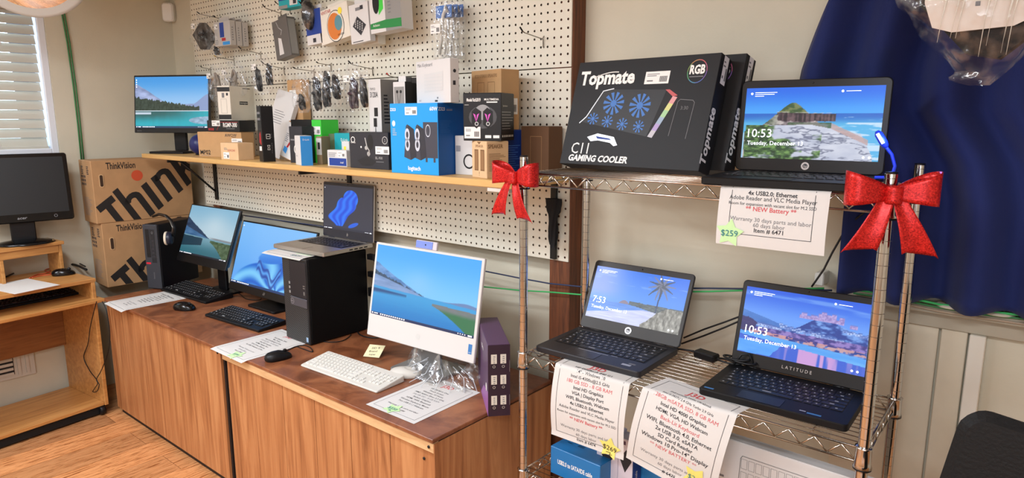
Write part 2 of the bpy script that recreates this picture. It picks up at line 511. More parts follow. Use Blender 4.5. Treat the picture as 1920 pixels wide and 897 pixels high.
# motion sensor in the top corner
t = thing('motion_sensor', 'small white motion sensor mounted high in the corner of the room', 'sensor', onY(306, 24, 1.96))
t.location.x = -4.395
b = MB(); b.slab(.07, .11, .045, .02, mat('sensor_white', (232, 230, 224), 0.4), axis='y', ch=.008); b.build('housing', t, (.05, 0, 0), (0, 0, R_(40)))
b = MB(); b.slab(.05, .06, .006, .012, mat('sensor_lens', (205, 205, 200), 0.25), axis='y', ch=.002); b.build('lens', t, (.046, -.003, .02), (0, 0, R_(40)))

# ---------------------------------------------------------------- pegboards with real holes
PEG = mat('pegboard_face', (222, 217, 200), 0.6, noise=0.02, nscale=50)
def pegboard(label, x0, x1, z0, z1, cutright=None):
    t = thing('pegboard', label, 'pegboard', (x0, 1.93, z0))
    sp = .0283; nx = int((x1 - x0) / sp); nz = int((z1 - z0) / sp)
    sx, sz = (x1 - x0) / nx, (z1 - z0) / nz; r = .0043; n = 8
    b = MB()
    tv = []; 
    sq = [(1, 0), (1, 1), (0, 1), (-1, 1), (-1, 0), (-1, -1), (0, -1), (1, -1)]
    for yy in (0, .005):
        tv += [(r * math.cos(PI / 4 * i), yy, r * math.sin(PI / 4 * i)) for i in range(8)]
    tv += [(a * sx / 2, 0, c * sz / 2) for a, c in sq]
    tf = [(16 + i, 16 + (i + 1) % 8, (i + 1) % 8, i) for i in range(8)]
    tb = [(i, (i + 1) % 8, 8 + (i + 1) % 8, 8 + i) for i in range(8)]
    vs = []; fs = []; fb = []
    for j in range(nz):
        for i in range(nx):
            o = len(vs); cx, cz = (i + .5) * sx, (j + .5) * sz
            vs += [(cx + a, y, cz + c) for a, y, c in tv]
            fs += [tuple(o + q for q in f) for f in tf]; fb += [tuple(o + q for q in f) for f in tb]
    b.add(vs, fs, PEG); k_ = b.mid(mat('hardboard_core', (70, 46, 30), .8))
    b.f += fb; b.mi += [k_] * len(fb); b.sm += [False] * len(fb)
    W, H = x1 - x0, z1 - z0
    for q in ((0, 0, W, 0), (W, 0, W, H), (W, H, 0, H), (0, H, 0, 0)):
        b.poly([(q[0], 0, q[1]), (q[2], 0, q[3]), (q[2], .005, q[3]), (q[0], .005, q[1])], PEG)
    b.build('board', t)
    return t
pegboard('upper white pegboard panel above the long wood shelf', -3.98, -1.326, .174, .855)
pegboard('lower white pegboard panel behind and below the long wood shelf', -3.98, -1.326, -.505, .170)
BEAM = wood('stained_stud', (70, 38, 22), (128, 74, 42), scale=(60, 60, 4), rough=0.6)
tag(MB().box(-1.412, -1.322, 1.9352, WALL_Y, FLOOR, CEIL, BEAM, .002).build('wood_stud'), 'dark stained upright wood stud at the right end of the pegboard', 'stud')
for k, X in enumerate((-3.9, -2.7)):
    structure(MB().box(X, X + .07, 1.9352, WALL_Y, -.52, CEIL, BEAM).build('trim_%d' % (k + 1)))

# ---------------------------------------------------------------- long shelf on brackets
SHELF_Z = -.195
SHW = wood('pine_shelf', (196, 152, 88), (216, 176, 112), scale=(2.5, 40, 40), rough=0.42, warp=.4)
t = thing('wall_shelf', 'long pale wood shelf across the pegboard, full of boxed accessories', 'shelf', (-2.7, 1.78, SHELF_Z))
b = MB(); b.box(-4.04 + 2.7, -1.325 + 2.7, 1.61 - 1.78, 1.927 - 1.78, -.024, 0, SHW, .003); b.build('board', t)
b = MB(); b.box(1.27, 1.36, -.165, -.10, -.036, -.0245, mat('paper_tape', (214, 208, 198), .7)); b.build('paper_tape', t)
BRK = mat('bracket_black', (18, 17, 16), 0.5)
for X, zb, lab in ((-3.83, -.47, 'black steel shelf bracket at the left end of the wood shelf'), (-2.56, -.30, 'black steel shelf bracket above the silver laptop'), (-1.385, -.50, 'black steel shelf standard at the right end of the pegboard')):
    t = thing('shelf_bracket', lab, 'bracket', (X, 1.928, -.22))
    b = MB(); b.box(-.012, .012, -.012, 0, zb + .22, 0, BRK, .001); b.build('upright', t)
    if X < -2: b = MB(); b.box(-.006, .006, -.27, -.012, -.02, 0, BRK, .001); b.build('arm', t)
    if X < -3: b = MB(); b.tube([(0, -.2, -.015), (0, -.012, -.2)], .006, BRK, 6); b.build('brace', t)
# black cloth wrapped round the right standard
def wrap(u, v):
    a = 2 * PI * u; r = .026 * (1 - .45 * v) + .005 * math.sin(5 * a + 6 * v) + .004 * math.sin(9 * v + 2 * a)
    return (r * math.cos(a) * (1.05 if v < .3 else .85), -.012 + .5 * r * math.sin(a), -v * .165 + (.012 * math.sin(a) if v > .9 else 0))
b = MB().grid(wrap, 24, 18, mat('black_cloth', (16, 16, 18), .85, bump=.3, bscale=300))
o = b.build('cloth_wrap', None, (onY(1042, 372, 1.9).x, 1.898, onY(1042, 372, 1.9).z)); tag(o, 'bunched black cloth tied on the standard behind the rack', 'cloth')

# wires stapled along the wall
def wallwire(name, label, px, Y, r, m):
    P = [onY(a, c, Y) for a, c in px]
    Q = []
    for i in range(len(P) - 1):
        for k in range(4): Q.append(P[i].lerp(P[i + 1], k / 4))
    Q.append(P[-1])
    return tag(MB().tube(Q, r, m, 6).build(name), label, 'cable')
BLUEC = mat('navy_cable', (40, 52, 84), 0.5)
wallwire('network_cable', 'dark blue cable strung along the wall behind the desktop computers', [(460, 405), (600, 424), (760, 470), (905, 508), (975, 522), (1030, 532), (1090, 538), (1240, 541), (1330, 541), (1395, 542), (1560, 545)], 1.915, .003, BLUEC)
wallwire('network_cable', 'bright green cable strung along the wall below the dark blue one', [(905, 538), (975, 545), (1030, 548), (1090, 553), (1240, 548), (1330, 547), (1395, 545), (1545, 541)], 1.915, .003, GRN2)
wallwire('network_cable', 'thin black cable below the pegboard left of the silver laptop', [(400, 385), (450, 403), (500, 410), (560, 420), (620, 430)], 1.95, .003, CABLE)

# ================================================================ CABINETS
CT = wood('cabinet_top', (98, 54, 32), (160, 102, 66), (134, 80, 50), scale=(6, 6, 6), rough=0.38, warp=1.5, detail=9)
CF = wood('cabinet_front', (130, 78, 44), (194, 138, 90), (172, 114, 70), scale=(15, 15, .8), rough=0.42, warp=1.8, detail=9, lo=.30, hi=.66)
EDGEW = wood('raw_edge', (190, 146, 98), (226, 190, 142), scale=(4, 30, 30), rough=.6)
CAB_Z, CFY = -.955, 1.30
def cabinet(label, x0, x1, ngroove, edge):
    t = thing('low_cabinet', label, 'cabinet', ((x0 + x1) / 2, CFY, FLOOR))
    W = (x1 - x0) / 2; H = CAB_Z - FLOOR
    b = MB(); b.box(-W + .002, W, .025, .60, .03, H - .014, mat('carcass_gap_shade', (38, 26, 20), .8)); b.build('carcass', t)  # carcass coloured dark so the gap between the cabinets looks shaded
    b = MB(); b.box(-W, W, -.004, .605, H - .014, H, CT, .002); b.build('top', t)
    b = MB(); z1 = H - (.05 if edge else .016)
    xl = -W + (.016 if edge else .002); xs = [xl + (W - .008 - xl) * i / ngroove for i in range(ngroove + 1)]
    for i in range(ngroove):
        b.box(xs[i] + (.0015 if i else 0), xs[i + 1] - .0015, .012, .0248, .035, z1, CF, .001)
    b.build('front_panel', t)
    if edge:
        b = MB(); b.box(-W, W, .0, .024, H - .048, H - .0145, EDGEW, .002); b.build('edge_strip', t)
        b = MB(); b.lathe([(.001, 0), (.005, .0), (.005, -.002), (.001, -.002)], BLACK, 10, (W - .055, .011, H - .085), 'y'); b.build('screw', t)
        b = MB(); b.lathe([(.001, 0), (.005, .0), (.005, -.002), (.001, -.002)], BLACK, 10, (W - .02, -.001, H - .03), 'y'); b.build('screw', t)
        b = MB(); b.box(W, W + .004, .0, .6, .03, H - .015, CF); b.build('side_panel', t)
    else:
        b = MB(); b.lathe([(.001, 0), (.006, .0), (.006, -.002), (.001, -.002)], BLACK, 10, (W - .03, .0115, H - .035), 'y'); b.build('screw', t)
    b = MB(); b.box(-W + .01, W - .01, .03, .58, 0, .03, BLACK); b.build('plinth', t)
    return t
cabinet('left low wood cabinet with a plain flush front panel, beside the computer desk', -3.93, -2.685, 1, False)
cabinet('right low wood cabinet with a grooved plank front and worn pale top edge', -2.655, -1.375, 6, True)

# ================================================================ COMPUTER DESK (left)
OAK = wood('oak_laminate', (168, 112, 56), (208, 152, 88), scale=(40, 3, 40), rough=0.4, warp=.5)
OAKD = wood('oak_panel', (112, 68, 34), (156, 104, 58), scale=(40, 3, 40), rough=0.45, warp=.5)
desk = thing('computer_desk', 'light oak rolling computer desk with raised monitor stand under the window', 'desk', (-3.95, 1.277, FLOOR), R_(6))
def dz(z): return z - FLOOR
def dbox(nm, x0, x1, y0, y1, z0, z1, m, c=.002):
    return MB().box(x0, x1, y0, y1, dz(z0), dz(z1), m, c).build(nm, desk)
# x: 0 front, negative towards wall; y: 0 right end, negative leftwards
dbox('side_panel', -.42, 0, -.02, -.001, -1.565, -.8655, OAK)
dbox('side_panel', -.42, 0, -.98, -.961, -1.565, -.8655, OAK)
dbox('bottom_shelf', -.415, -.01, -.960, -.0205, -1.566, -1.548, OAK)
dbox('toe_kick', -.40, -.022, -.958, -.0225, -1.612, -1.5665, mat('gap_shade_black', (16, 14, 13), .8))  # added black panel, stands in for the shadow under the bottom shelf
dbox('modesty_panel', -.40, -.385, -.960, -.0205, -1.285, -.93, OAKD)
dbox('desktop', -.44, -.0, -1.0, .004, -.865, -.845, OAK)
dbox('keyboard_tray', -.33, .045, -.955, .02, -.972, -.954, OAK)
dbox('riser_top', -.43, -.235, -.98, -.03, -.678, -.66, OAK)
dbox('riser_apron', -.262, -.248, -.96, -.055, -.72, -.6785, OAK)
dbox('riser_leg', -.40, -.25, -.054, -.038, -.845, -.6785, OAK)
dbox('riser_leg', -.40, -.25, -.33, -.314, -.845, -.6785, OAK)
dbox('riser_leg', -.40, -.25, -.975, -.959, -.845, -.6785, OAK)
for yy in (-.02, -.94):
    b = MB(); b.lathe([(.001, -.014), (.022, -.014), (.026, -.008), (.026, .008), (.022, .014), (.001, .014)], BLKPL, 18, (-.02, yy - .012, dz(-1.592)), 'y')
    b.box(-.035, -.005, yy - .022, yy, dz(-1.575), dz(-1.566), BLKPL); b.build('caster', desk)
for yy in (-.02, -.94):
    b = MB(); b.lathe([(.001, -.014), (.022, -.014), (.026, -.008), (.026, .008), (.022, .014), (.001, .014)], BLKPL, 18, (-.38, yy - .012, dz(-1.592)), 'y'); b.build('caster', desk)

# ================================================================ WIRE RACK
RX0, RX1, RY0, RY1 = -1.2, -.262, 1.515, 1.85
rack = thing('wire_shelf_rack', 'chrome wire shelving rack with four ringed posts and laptops on it', 'shelving rack', ((RX0 + RX1) / 2, (RY0 + RY1) / 2, FLOOR))
ox, oy = rack.location.x, rack.location.y
DECKS = (-.152, -.699, -1.083)
def post(x, y):
    b = MB(); z = .03; top = dz(-.108)
    def seg(r0, z0, r1, z1, m=CHROME, n=28):
        P = [[(r * math.cos(2 * PI * j / n), r * math.sin(2 * PI * j / n), h) for j in range(n)] for r, h in ((r0, z0), (r1, z1))]
        b.rings(P, m, True, cap=False)
    while z < top - .03:
        seg(.0125, z, .0125, z + .0240); seg(.0125, z + .0240, .0117, z + .0245); seg(.0117, z + .0245, .0117, z + .0250, STEEL); seg(.0117, z + .0250, .0125, z + .0254)
        z += .0254
    seg(.0125, z, .0125, top - .001); seg(.0125, top - .001, .0115, top)
    b.build('post', rack, (x - ox, y - oy, 0))
    MB().lathe([(.001, 0), (.016, 0), (.018, .006), (.013, .014), (.012, .03), (.001, .03)], BLKPL, 16).build('foot', rack, (x - ox, y - oy, 0))
    MB().lathe([(.001, 0), (.0115, 0), (.0115, .003), (.001, .004)], BLKPL, 16).build('post_cap', rack, (x - ox, y - oy, dz(-.108)))
    return o
for x in (RX0, RX1):
    for y in (RY0, RY1): post(x, y)
def deck(z):
    b = MB(); h = .036; zz = dz(z)
    x0, x1, y0, y1 = RX0 - ox, RX1 - ox, RY0 - oy, RY1 - oy
    e = .016
    for za in (zz - .003, zz - h):
        for y in (y0, y1): b.tube([(x0 + e, y, za), (x1 - e, y, za)], .0028, WIRE, 8)
        for x in (x0, x1): b.tube([(x, y0 + e, za), (x, y1 - e, za)], .0028, WIRE, 8)
    def zig(a, c):
        L = (Vector(c) - Vector(a)).length; n = int(round(L / .029)); n += n % 2
        P = []
        for i in range(n + 1):
            p = Vector(a).lerp(Vector(c), i / n); p.z = zz - .006 if i % 2 else zz - h + .003
            P.append(p)
        for p, q in zip(P[:-1], P[1:]): b.tube([p, q], .0022, WIRE, 6)
    for y in (y0, y1): zig((x0 + e, y, 0), (x1 - e, y, 0))
    for x in (x0, x1): zig((x, y0 + e, 0), (x, y1 - e, 0))
    b.build('shelf_frame', rack)
    d = MB(); n = 14
    for i in range(1, n):
        y = y0 + (y1 - y0) * i / n
        d.tube([(x0, y, zz - .0015), (x1, y, zz - .0015)], .0015, WIRE, 6)
    for k in (.12, .37, .63, .88):
        x = x0 + (x1 - x0) * k; d.tube([(x, y0, zz - .0055), (x, y1, zz - .0055)], .0026, WIRE, 6)
    d.build('shelf_wires', rack)
    for x in (x0, x1):
        for y in (y0, y1):
            c = MB(); c.lathe([(.013, -.008), (.0195, -.008), (.0175, .0), (.0165, .036), (.0182, .04), (.013, .04)], CHROME, 20)
            c.lathe([(.013, -.012), (.0188, -.012), (.0188, -.0085), (.013, -.0085)], BLKPL, 20)
            c.build('collar', rack, (x, y, zz - h - .001))
for z in DECKS: deck(z)

# ================================================================ CURTAIN, ledge, panelling on the right
NAVY = mat('navy_cloth', (12, 30, 86), 0.85, noise=0.05, nscale=300, sheen=0.1, bump=.2, bscale=900)
def cur_left(z):
    P = [(.86, -.37), (.4, -.46), (.305, -.503), (.118, -.572), (.02, -.575), (-.11, -.46), (-.2, -.428), (-.46, -.428)]
    for (a, p), (c, q) in zip(P[:-1], P[1:]):
        if z <= a and z >= c: return p + (q - p) * (a - z) / (a - c)
    return P[-1][1]
def cur(u, v):
    z = .85 - v * 1.31; L = cur_left(z); X = L + u * (1.5 - L)
    s = (X - L * .6) * 42
    y = 1.922 + .034 * math.sin(s + .6 * math.sin(z * 3)) * min(1, .45 + v) + .014 * math.sin(s * .47 + 1 + z)
    if v > .999: z += .008 * math.sin(s)
    return (X, max(1.869, min(y, 1.978)), z)
t = thing('curtain', 'long navy blue curtain hanging in folds behind the right of the rack', 'curtain', (0, 1.93, CEIL))
b = MB().grid(cur, 180, 60, NAVY); o = b.build('drape', t, (0, -1.93, -CEIL))
sd = o.modifiers.new('s', 'SOLIDIFY'); sd.thickness = .003
b = MB(); b.tube([(-.5, 0, -.02), (1.55, 0, -.02)], .012, BLKPL, 12); b.build('rod', t)
LEDGE = mat('ledge_paint', (176, 166, 146), 0.6)
structure(MB().box(-.43, 2.3, 1.955, 2.009, -.492, -.470, LEDGE, .003).build('trim_3'))
structure(MB().box(-.43, 2.3, 1.985, 2.0095, -.535, -.493, LEDGE, .002).build('trim_4'))
PANELM = mat('panel_paint', (212, 201, 178), 0.6, noise=.02, bump=.1, bscale=90)
structure(MB().box(-.435, -.2, 1.994, 2.0092, FLOOR, -.5355, PANELM, .002).build('trim_5'))
structure(MB().box(-.194, -.137, 1.988, 2.0092, FLOOR, -.5355, PANELM, .002).build('trim_6'))
structure(MB().box(-.132, -.098, 1.975, 2.0092, FLOOR, -.5355, TRIMM, .002).build('trim_7'))
for k in range(4):
    X = onY((1660, 1802, 1880)[k] if k < 3 else 1655, 530, 1.93).x
for X, lab in ((onY(1785, 553, 1.95).x, 'left'), (onY(1874, 572, 1.95).x, 'right')):
    tag(MB().lathe([(.001, 0), (.034, 0), (.036, .003), (.03, .007), (.001, .008)], mat('pale_plastic', (196, 188, 168), .45), 24, (X, 1.972, -.4695)).build('plastic_disc'),
        'flat pale plastic disc on the ledge below the curtain, the %s of two' % lab, 'disc')
def ledgewire(lab, px, r, m, Y=1.948):
    P = [onY(a, c, Y) for a, c in px]; Q = []
    for i in range(len(P) - 1):
        for k in range(5): Q.append(P[i].lerp(P[i + 1], k / 5))
    Q.append(P[-1]); tag(MB().tube(Q, r, m, 6).build('network_cable'), lab, 'cable')
ledgewire('upper bright green cable along the front of the ledge under the curtain', [(1600, 543), (1690, 556), (1760, 571), (1850, 584), (1990, 600)], .0034, GRN2)
ledgewire('lower dull green cable along the front of the ledge under the curtain', [(1600, 550), (1690, 563), (1760, 577), (1850, 591), (1990, 606)], .003, GRN)
ledgewire('pale cable sagging just under the ledge below the curtain', [(1600, 556), (1690, 569), (1760, 584), (1850, 598), (1990, 618)], .003, mat('tan_cable', (170, 150, 128), .5))
tag(MB().box(-.503, -.478, 1.95, 2.008, -.462, -.425, mat('clip_white', (225, 222, 214), .4), .003).build('cable_clip'), 'small white cable clip on the wall behind the castle-screen laptop', 'clip')

# ================================================================ PICTURES ON THE SCREENS
def _h(ix, iy, sd):
    n = (ix * 374761393 + iy * 668265263 + sd * 1442695040) & 0xffffffff
    n = ((n ^ (n >> 13)) * 1274126177) & 0xffffffff
    return ((n ^ (n >> 16)) & 0xffff) / 65535.0
def vn(x, y, sd=0):
    xi = np.floor(x).astype(np.int64); yi = np.floor(y).astype(np.int64)
    fx = x - xi; fy = y - yi; fx = fx * fx * (3 - 2 * fx); fy = fy * fy * (3 - 2 * fy)
    a = _h(xi, yi, sd); b = _h(xi + 1, yi, sd); c = _h(xi, yi + 1, sd); d = _h(xi + 1, yi + 1, sd)
    return a + (b - a) * fx + (c - a) * fy + (a - b - c + d) * fx * fy
def fbm(x, y, sd=0, o=4):
    s = 0; a = .5
    for k in range(o): s = s + a * vn(x * 2 ** k, y * 2 ** k, sd + k); a /= 2
    return s
def C(*c): return np.array(c, float) / 255.0
def mixc(a, b, t): t = np.clip(t, 0, 1)[..., None]; return a * (1 - t) + b * t
def full(U, c): return np.ones(U.shape + (3,)) * c
def put(img, mask, c):
    m = np.clip(mask, 0, 1)[..., None]; return img * (1 - m) + c * m
def ss(a, b, x): t = np.clip((x - a) / (b - a), 0, 1); return t * t * (3 - 2 * t)
def tolin(im): im = np.clip(im, 0, 1); return np.where(im <= .04045, im / 12.92, ((im + .055) / 1.055) ** 2.4)
def bar(im, U, V, c=C(28, 48, 100), h=.045): return put(im, (V < h) * 1.0, c)

def pic_lake(U, V, left=True, cool=0.0):
    im = mixc(full(U, C(128, 204, 255)), full(U, C(74, 174, 252)), ss(.35, 1, V))
    im = mixc(im, full(U, C(150, 205, 245)), np.exp(-((U - .45) ** 2 / .02 + (V - .55) ** 2 / .03)) * .5)
    hor = .42 - .06 * U
    m1 = hor + .34 * np.clip(1 - U / .5, 0, 1) ** 1.1 + .02 * fbm(U * 18, V * 0, 3)
    im = put(im, ss(0, .006, m1 - V) * (U < .52), full(U, C(104, 150, 208)) + (fbm(U * 16, V * 22, 5)[..., None] - .5) * .35)
    m2 = hor + .20 * np.clip(1 - U / .48, 0, 1) ** 1.0 + .03 * vn(U * 70, V * 0, 8)
    im = put(im, (m2 > V) * (U < .5) * 1.0, full(U, C(58, 84, 112)) + (fbm(U * 60, V * 20, 6)[..., None] - .5) * .3)
    m3 = hor + .165 * np.clip(1 - U / .5, 0, 1) ** .8
    im = put(im, ss(0, .01, m3 - V) * (U < .56), full(U, C(136, 166, 214)) + (fbm(U * 10, V * 30, 7)[..., None] - .5) * .18)
    r1 = hor + .05 * np.exp(-(U - .92) ** 2 / .02)
    im = put(im, ss(0, .01, r1 - V), C(110, 140, 190))
    wat = mixc(full(U, C(34, 128, 205)), full(U, C(66, 164, 226)), ss(0, .4, V) + .15 * fbm(U * 4, V * 40, 4))
    im = put(im, ss(0, .006, hor - V), wat)
    im = put(im, ss(0, .02, .0 + hor - .03 - V) * ss(.0, .05, V - (hor - .12 + .1 * U)) * (U < .35), C(38, 84, 140))
    sh = hor - .06 - .42 * np.clip((.98 - U) / .42, 0, 1) ** 1.6
    grass = (V < hor - .05 - .02 * (1 - U)) & (U > .6) & (V > hor - .09 - 1.1 * (U - .6) ** 1.35)
    im = put(im, grass * 1.0, mixc(full(U, C(132, 130, 140)), full(U, C(58, 122, 84)), ss(0, .08, hor - .09 - V) + fbm(U * 20, V * 30, 9) * .3))
    return im
def pic_aio(U, V): return tolin(bar(pic_lake(U, V), U, V, C(34, 52, 96), .04))
def pic_dusk(U, V):
    im = mixc(full(U, C(176, 202, 216)), full(U, C(128, 178, 206)), ss(.4, 1, V))
    im = mixc(im, full(U, C(196, 216, 226)), np.exp(-((U - .6) ** 2 / .06 + (V - .62) ** 2 / .06)) * .7)
    hor = .40 - .04 * U
    m = hor + .34 * np.clip(1 - U / .52, 0, 1) + .03 * fbm(U * 20, V * 0, 3)
    im = put(im, (m > V) * (U < .55) * 1.0, full(U, C(36, 62, 92)) + (fbm(U * 9, V * 20, 2)[..., None] - .5) * .25)
    m = hor + .17 * np.clip(1 - U / .55, 0, 1)
    im = put(im, ss(0, .01, m - V) * (U < .6), full(U, C(62, 104, 146)) + (fbm(U * 9, V * 20, 5)[..., None] - .5) * .2)
    im = put(im, ss(0, .02, hor + .04 - V) * ss(.5, .7, U), C(132, 136, 142))
    im = put(im, ss(0, .006, hor - V), mixc(full(U, C(46, 104, 118)), full(U, C(118, 160, 176)), ss(.05, .4, V)))
    im = put(im, (V < hor - .02) * (V > hor - .16 - .2 * (.42 - U)) * (U < .42) * 1.0, C(30, 58, 74))
    g = (V < hor - .03) & (U > .58) & (V > hor - .07 - 1.3 * (U - .58) ** 1.4)
    im = put(im, g * 1.0, full(U, C(74, 96, 66)) + (fbm(U * 30, V * 40, 9)[..., None] - .5) * .3)
    return tolin(bar(im, U, V, C(22, 30, 44), .035))
def pic_snowlake(U, V):
    im = mixc(full(U, C(150, 196, 240)), full(U, C(62, 152, 226)), ss(.45, 1, V))
    m = .45 + .4 * np.clip(1 - np.abs(U - .02) / .42, 0, 1) + .05 * fbm(U * 9, V * 0, 1)
    im = put(im, ss(0, .01, m - V), full(U, C(150, 164, 204)) + (fbm(U * 9, V * 12, 4)[..., None] - .5) * .4)
    m = .42 + .25 * np.exp(-(U - 1.02) ** 2 / .03)
    im = put(im, ss(0, .01, m - V), C(138, 156, 200))
    m = .36 + .22 * (1 - U) * (U < .88) + .05 * vn(U * 60, V * 0, 5)
    im = put(im, (m > V) * (U < .88) * 1.0, full(U, C(46, 62, 48)) + (fbm(U * 60, V * 20, 6)[..., None] - .5) * .22)
    im = put(im, (V < .34) * 1.0, C(214, 226, 236))
    im = put(im, (V < .325) * 1.0, mixc(full(U, C(30, 178, 196)), full(U, C(38, 96, 96)), ss(.08, .3, V) * ss(1.1, .2, U) + .2 * fbm(U * 20, V * 5, 3)))
    im = put(im, ((V < .31) & (V > .27) & (U < .22)) * 1.0, C(200, 214, 230))
    im = put(im, (((U - 1) / .26) ** 2 + ((V - .15) / .075) ** 2 < 1) * 1.0, full(U, C(150, 180, 205)) + (fbm(U * 20, V * 20, 3)[..., None] - .5) * .4)
    return tolin(bar(im, U, V, C(24, 60, 96), .035))
def pic_ribbon(U, V):
    """pale blue ground with large soft folded blue petals"""
    im = mixc(full(U, C(104, 172, 246)), full(U, C(128, 190, 250)), ss(0, 1, V))
    x, y = U - .58, V - .1
    ang = np.arctan2(y + .1, x - .06); r = np.sqrt(x * x + (y * .9) ** 2)
    lobe = .46 + .12 * np.sin(ang * 2.2 + .6)
    fold = .5 + .5 * np.sin(ang * 9 + 3.5 * np.sin(r * 7) + 2 * r)
    body = ss(0, .03, lobe - r) 
    petal = mixc(full(U, C(28, 100, 206)), full(U, C(126, 204, 252)), fold ** .8)
    im = put(im, body, petal)
    e = ((U - .58) / .26) ** 2 + ((V - .56 - .35 * (U - .58)) / .13) ** 2
    im = put(im, ss(1.05, .8, e), mixc(full(U, C(44, 120, 220)), full(U, C(110, 180, 248)), ss(.4, .75, V - .3 * (U - .5))))
    w = .32 + .09 * np.sin(U * 18 + 1) + .05 * np.sin(U * 41)
    im = put(im, ((V < w) & (V > w - .17) & (U > .33) & (U < .66)) * .75, mixc(full(U, C(30, 60, 150)), full(U, C(100, 176, 246)), .5 + .5 * np.sin((V - w) * 60)))
    return tolin(bar(im, U, V, C(30, 60, 110), .035))
def pic_darkribbon(U, V):
    im = mixc(full(U, C(58, 60, 76)), full(U, C(50, 52, 66)), V)
    cx = .30 + .34 * ss(.15, 1, V); hw = .06 + .14 * ss(.05, .3, V) * (1 - .45 * ss(.55, .95, V))
    d = (U - cx - .03 * np.sin(V * 16)) / hw
    top = ((U - .56) / .15) ** 2 + ((V - .72) / .2) ** 2
    body = np.maximum(ss(1.05, .95, np.abs(d)) * (V > .09) * (V < .74), ss(1.05, .95, top))
    st = .5 + .5 * np.sin(d * 9 + V * 7)
    im = put(im, body, mixc(full(U, C(18, 66, 214)), full(U, C(44, 132, 255)), st * .7 + .2))
    e = ((U - .62) / .11) ** 2 + ((V - .13 - .5 * (U - .6)) / .05) ** 2
    im = put(im, ss(1.05, .7, e), C(38, 100, 226))
    return tolin(bar(im, U, V, C(46, 50, 66), .05))
def pic_beach(U, V):
    im = mixc(full(U, C(110, 168, 250)), full(U, C(34, 110, 232)), ss(.4, 1, V) * .6 + .4 * U)
    im = mixc(im, full(U, C(190, 180, 250)), ss(.45, .1, U) * ss(.35, .6, V) * .5)
    im = put(im, ss(.6, .68, fbm(U * 5, V * 14, 3)) * ss(.4, .6, V) * .3, C(170, 200, 255))
    hor = .36
    im = put(im, (V < hor) * 1.0, mixc(full(U, C(70, 126, 226)), full(U, C(120, 170, 240)), fbm(U * 8, V * 60, 5)))
    sand = .35 - .33 * np.abs(.62 - U) ** 1.3
    im = put(im, ss(0, .02, .33 - .36 * np.clip(.6 - U, 0, 1) - V - .01), full(U, C(206, 212, 250)) + (fbm(U * 8, V * 40, 2)[..., None] - .5) * .2)
    im = put(im, ((U > .33) & (U < .45) & (V > hor) & (V < hor + .07 * (1 - ((U - .39) / .06) ** 2))) * 1.0, C(140, 128, 148))
    im = put(im, ((U > .44) & (V > hor - .07 * ss(.44, .8, U)) & (V < hor + .06 + .02 * fbm(U * 20, V * 0, 1))) * 1.0, full(U, C(92, 104, 108)) + (fbm(U * 30, V * 40, 8)[..., None] - .5) * .3)
    g = (U > .6) & (V < .40 * ss(.55, .85, U) + .06 * fbm(U * 26, V * 6, 4) - .02)
    im = put(im, g * 1.0, full(U, C(150, 148, 140)) + (fbm(U * 60, V * 16, 6)[..., None] - .5) * .6)
    tr = np.abs(U - .735 - .02 * (V - .5)) < .0055
    im = put(im, (tr & (V > .3) & (V < .80)) * 1.0, C(52, 66, 110))
    for a in range(0, 360, 30):
        A = math.radians(a + 8); L = .14 if math.sin(A) > -.5 else .17
        px = U - .74; py = (V - .80) / 1.6
        q = px * math.cos(A) + py * math.sin(A); w = -px * math.sin(A) + py * math.cos(A) + .9 * q * q * (1 if math.cos(A) > 0 else -1)
        im = put(im, ((q > 0) & (q < L) & (np.abs(w) < .015 * (1 - q / L) + .004)) * .9, C(64, 74, 92) if a % 60 else C(120, 124, 150))
    return tolin(im)
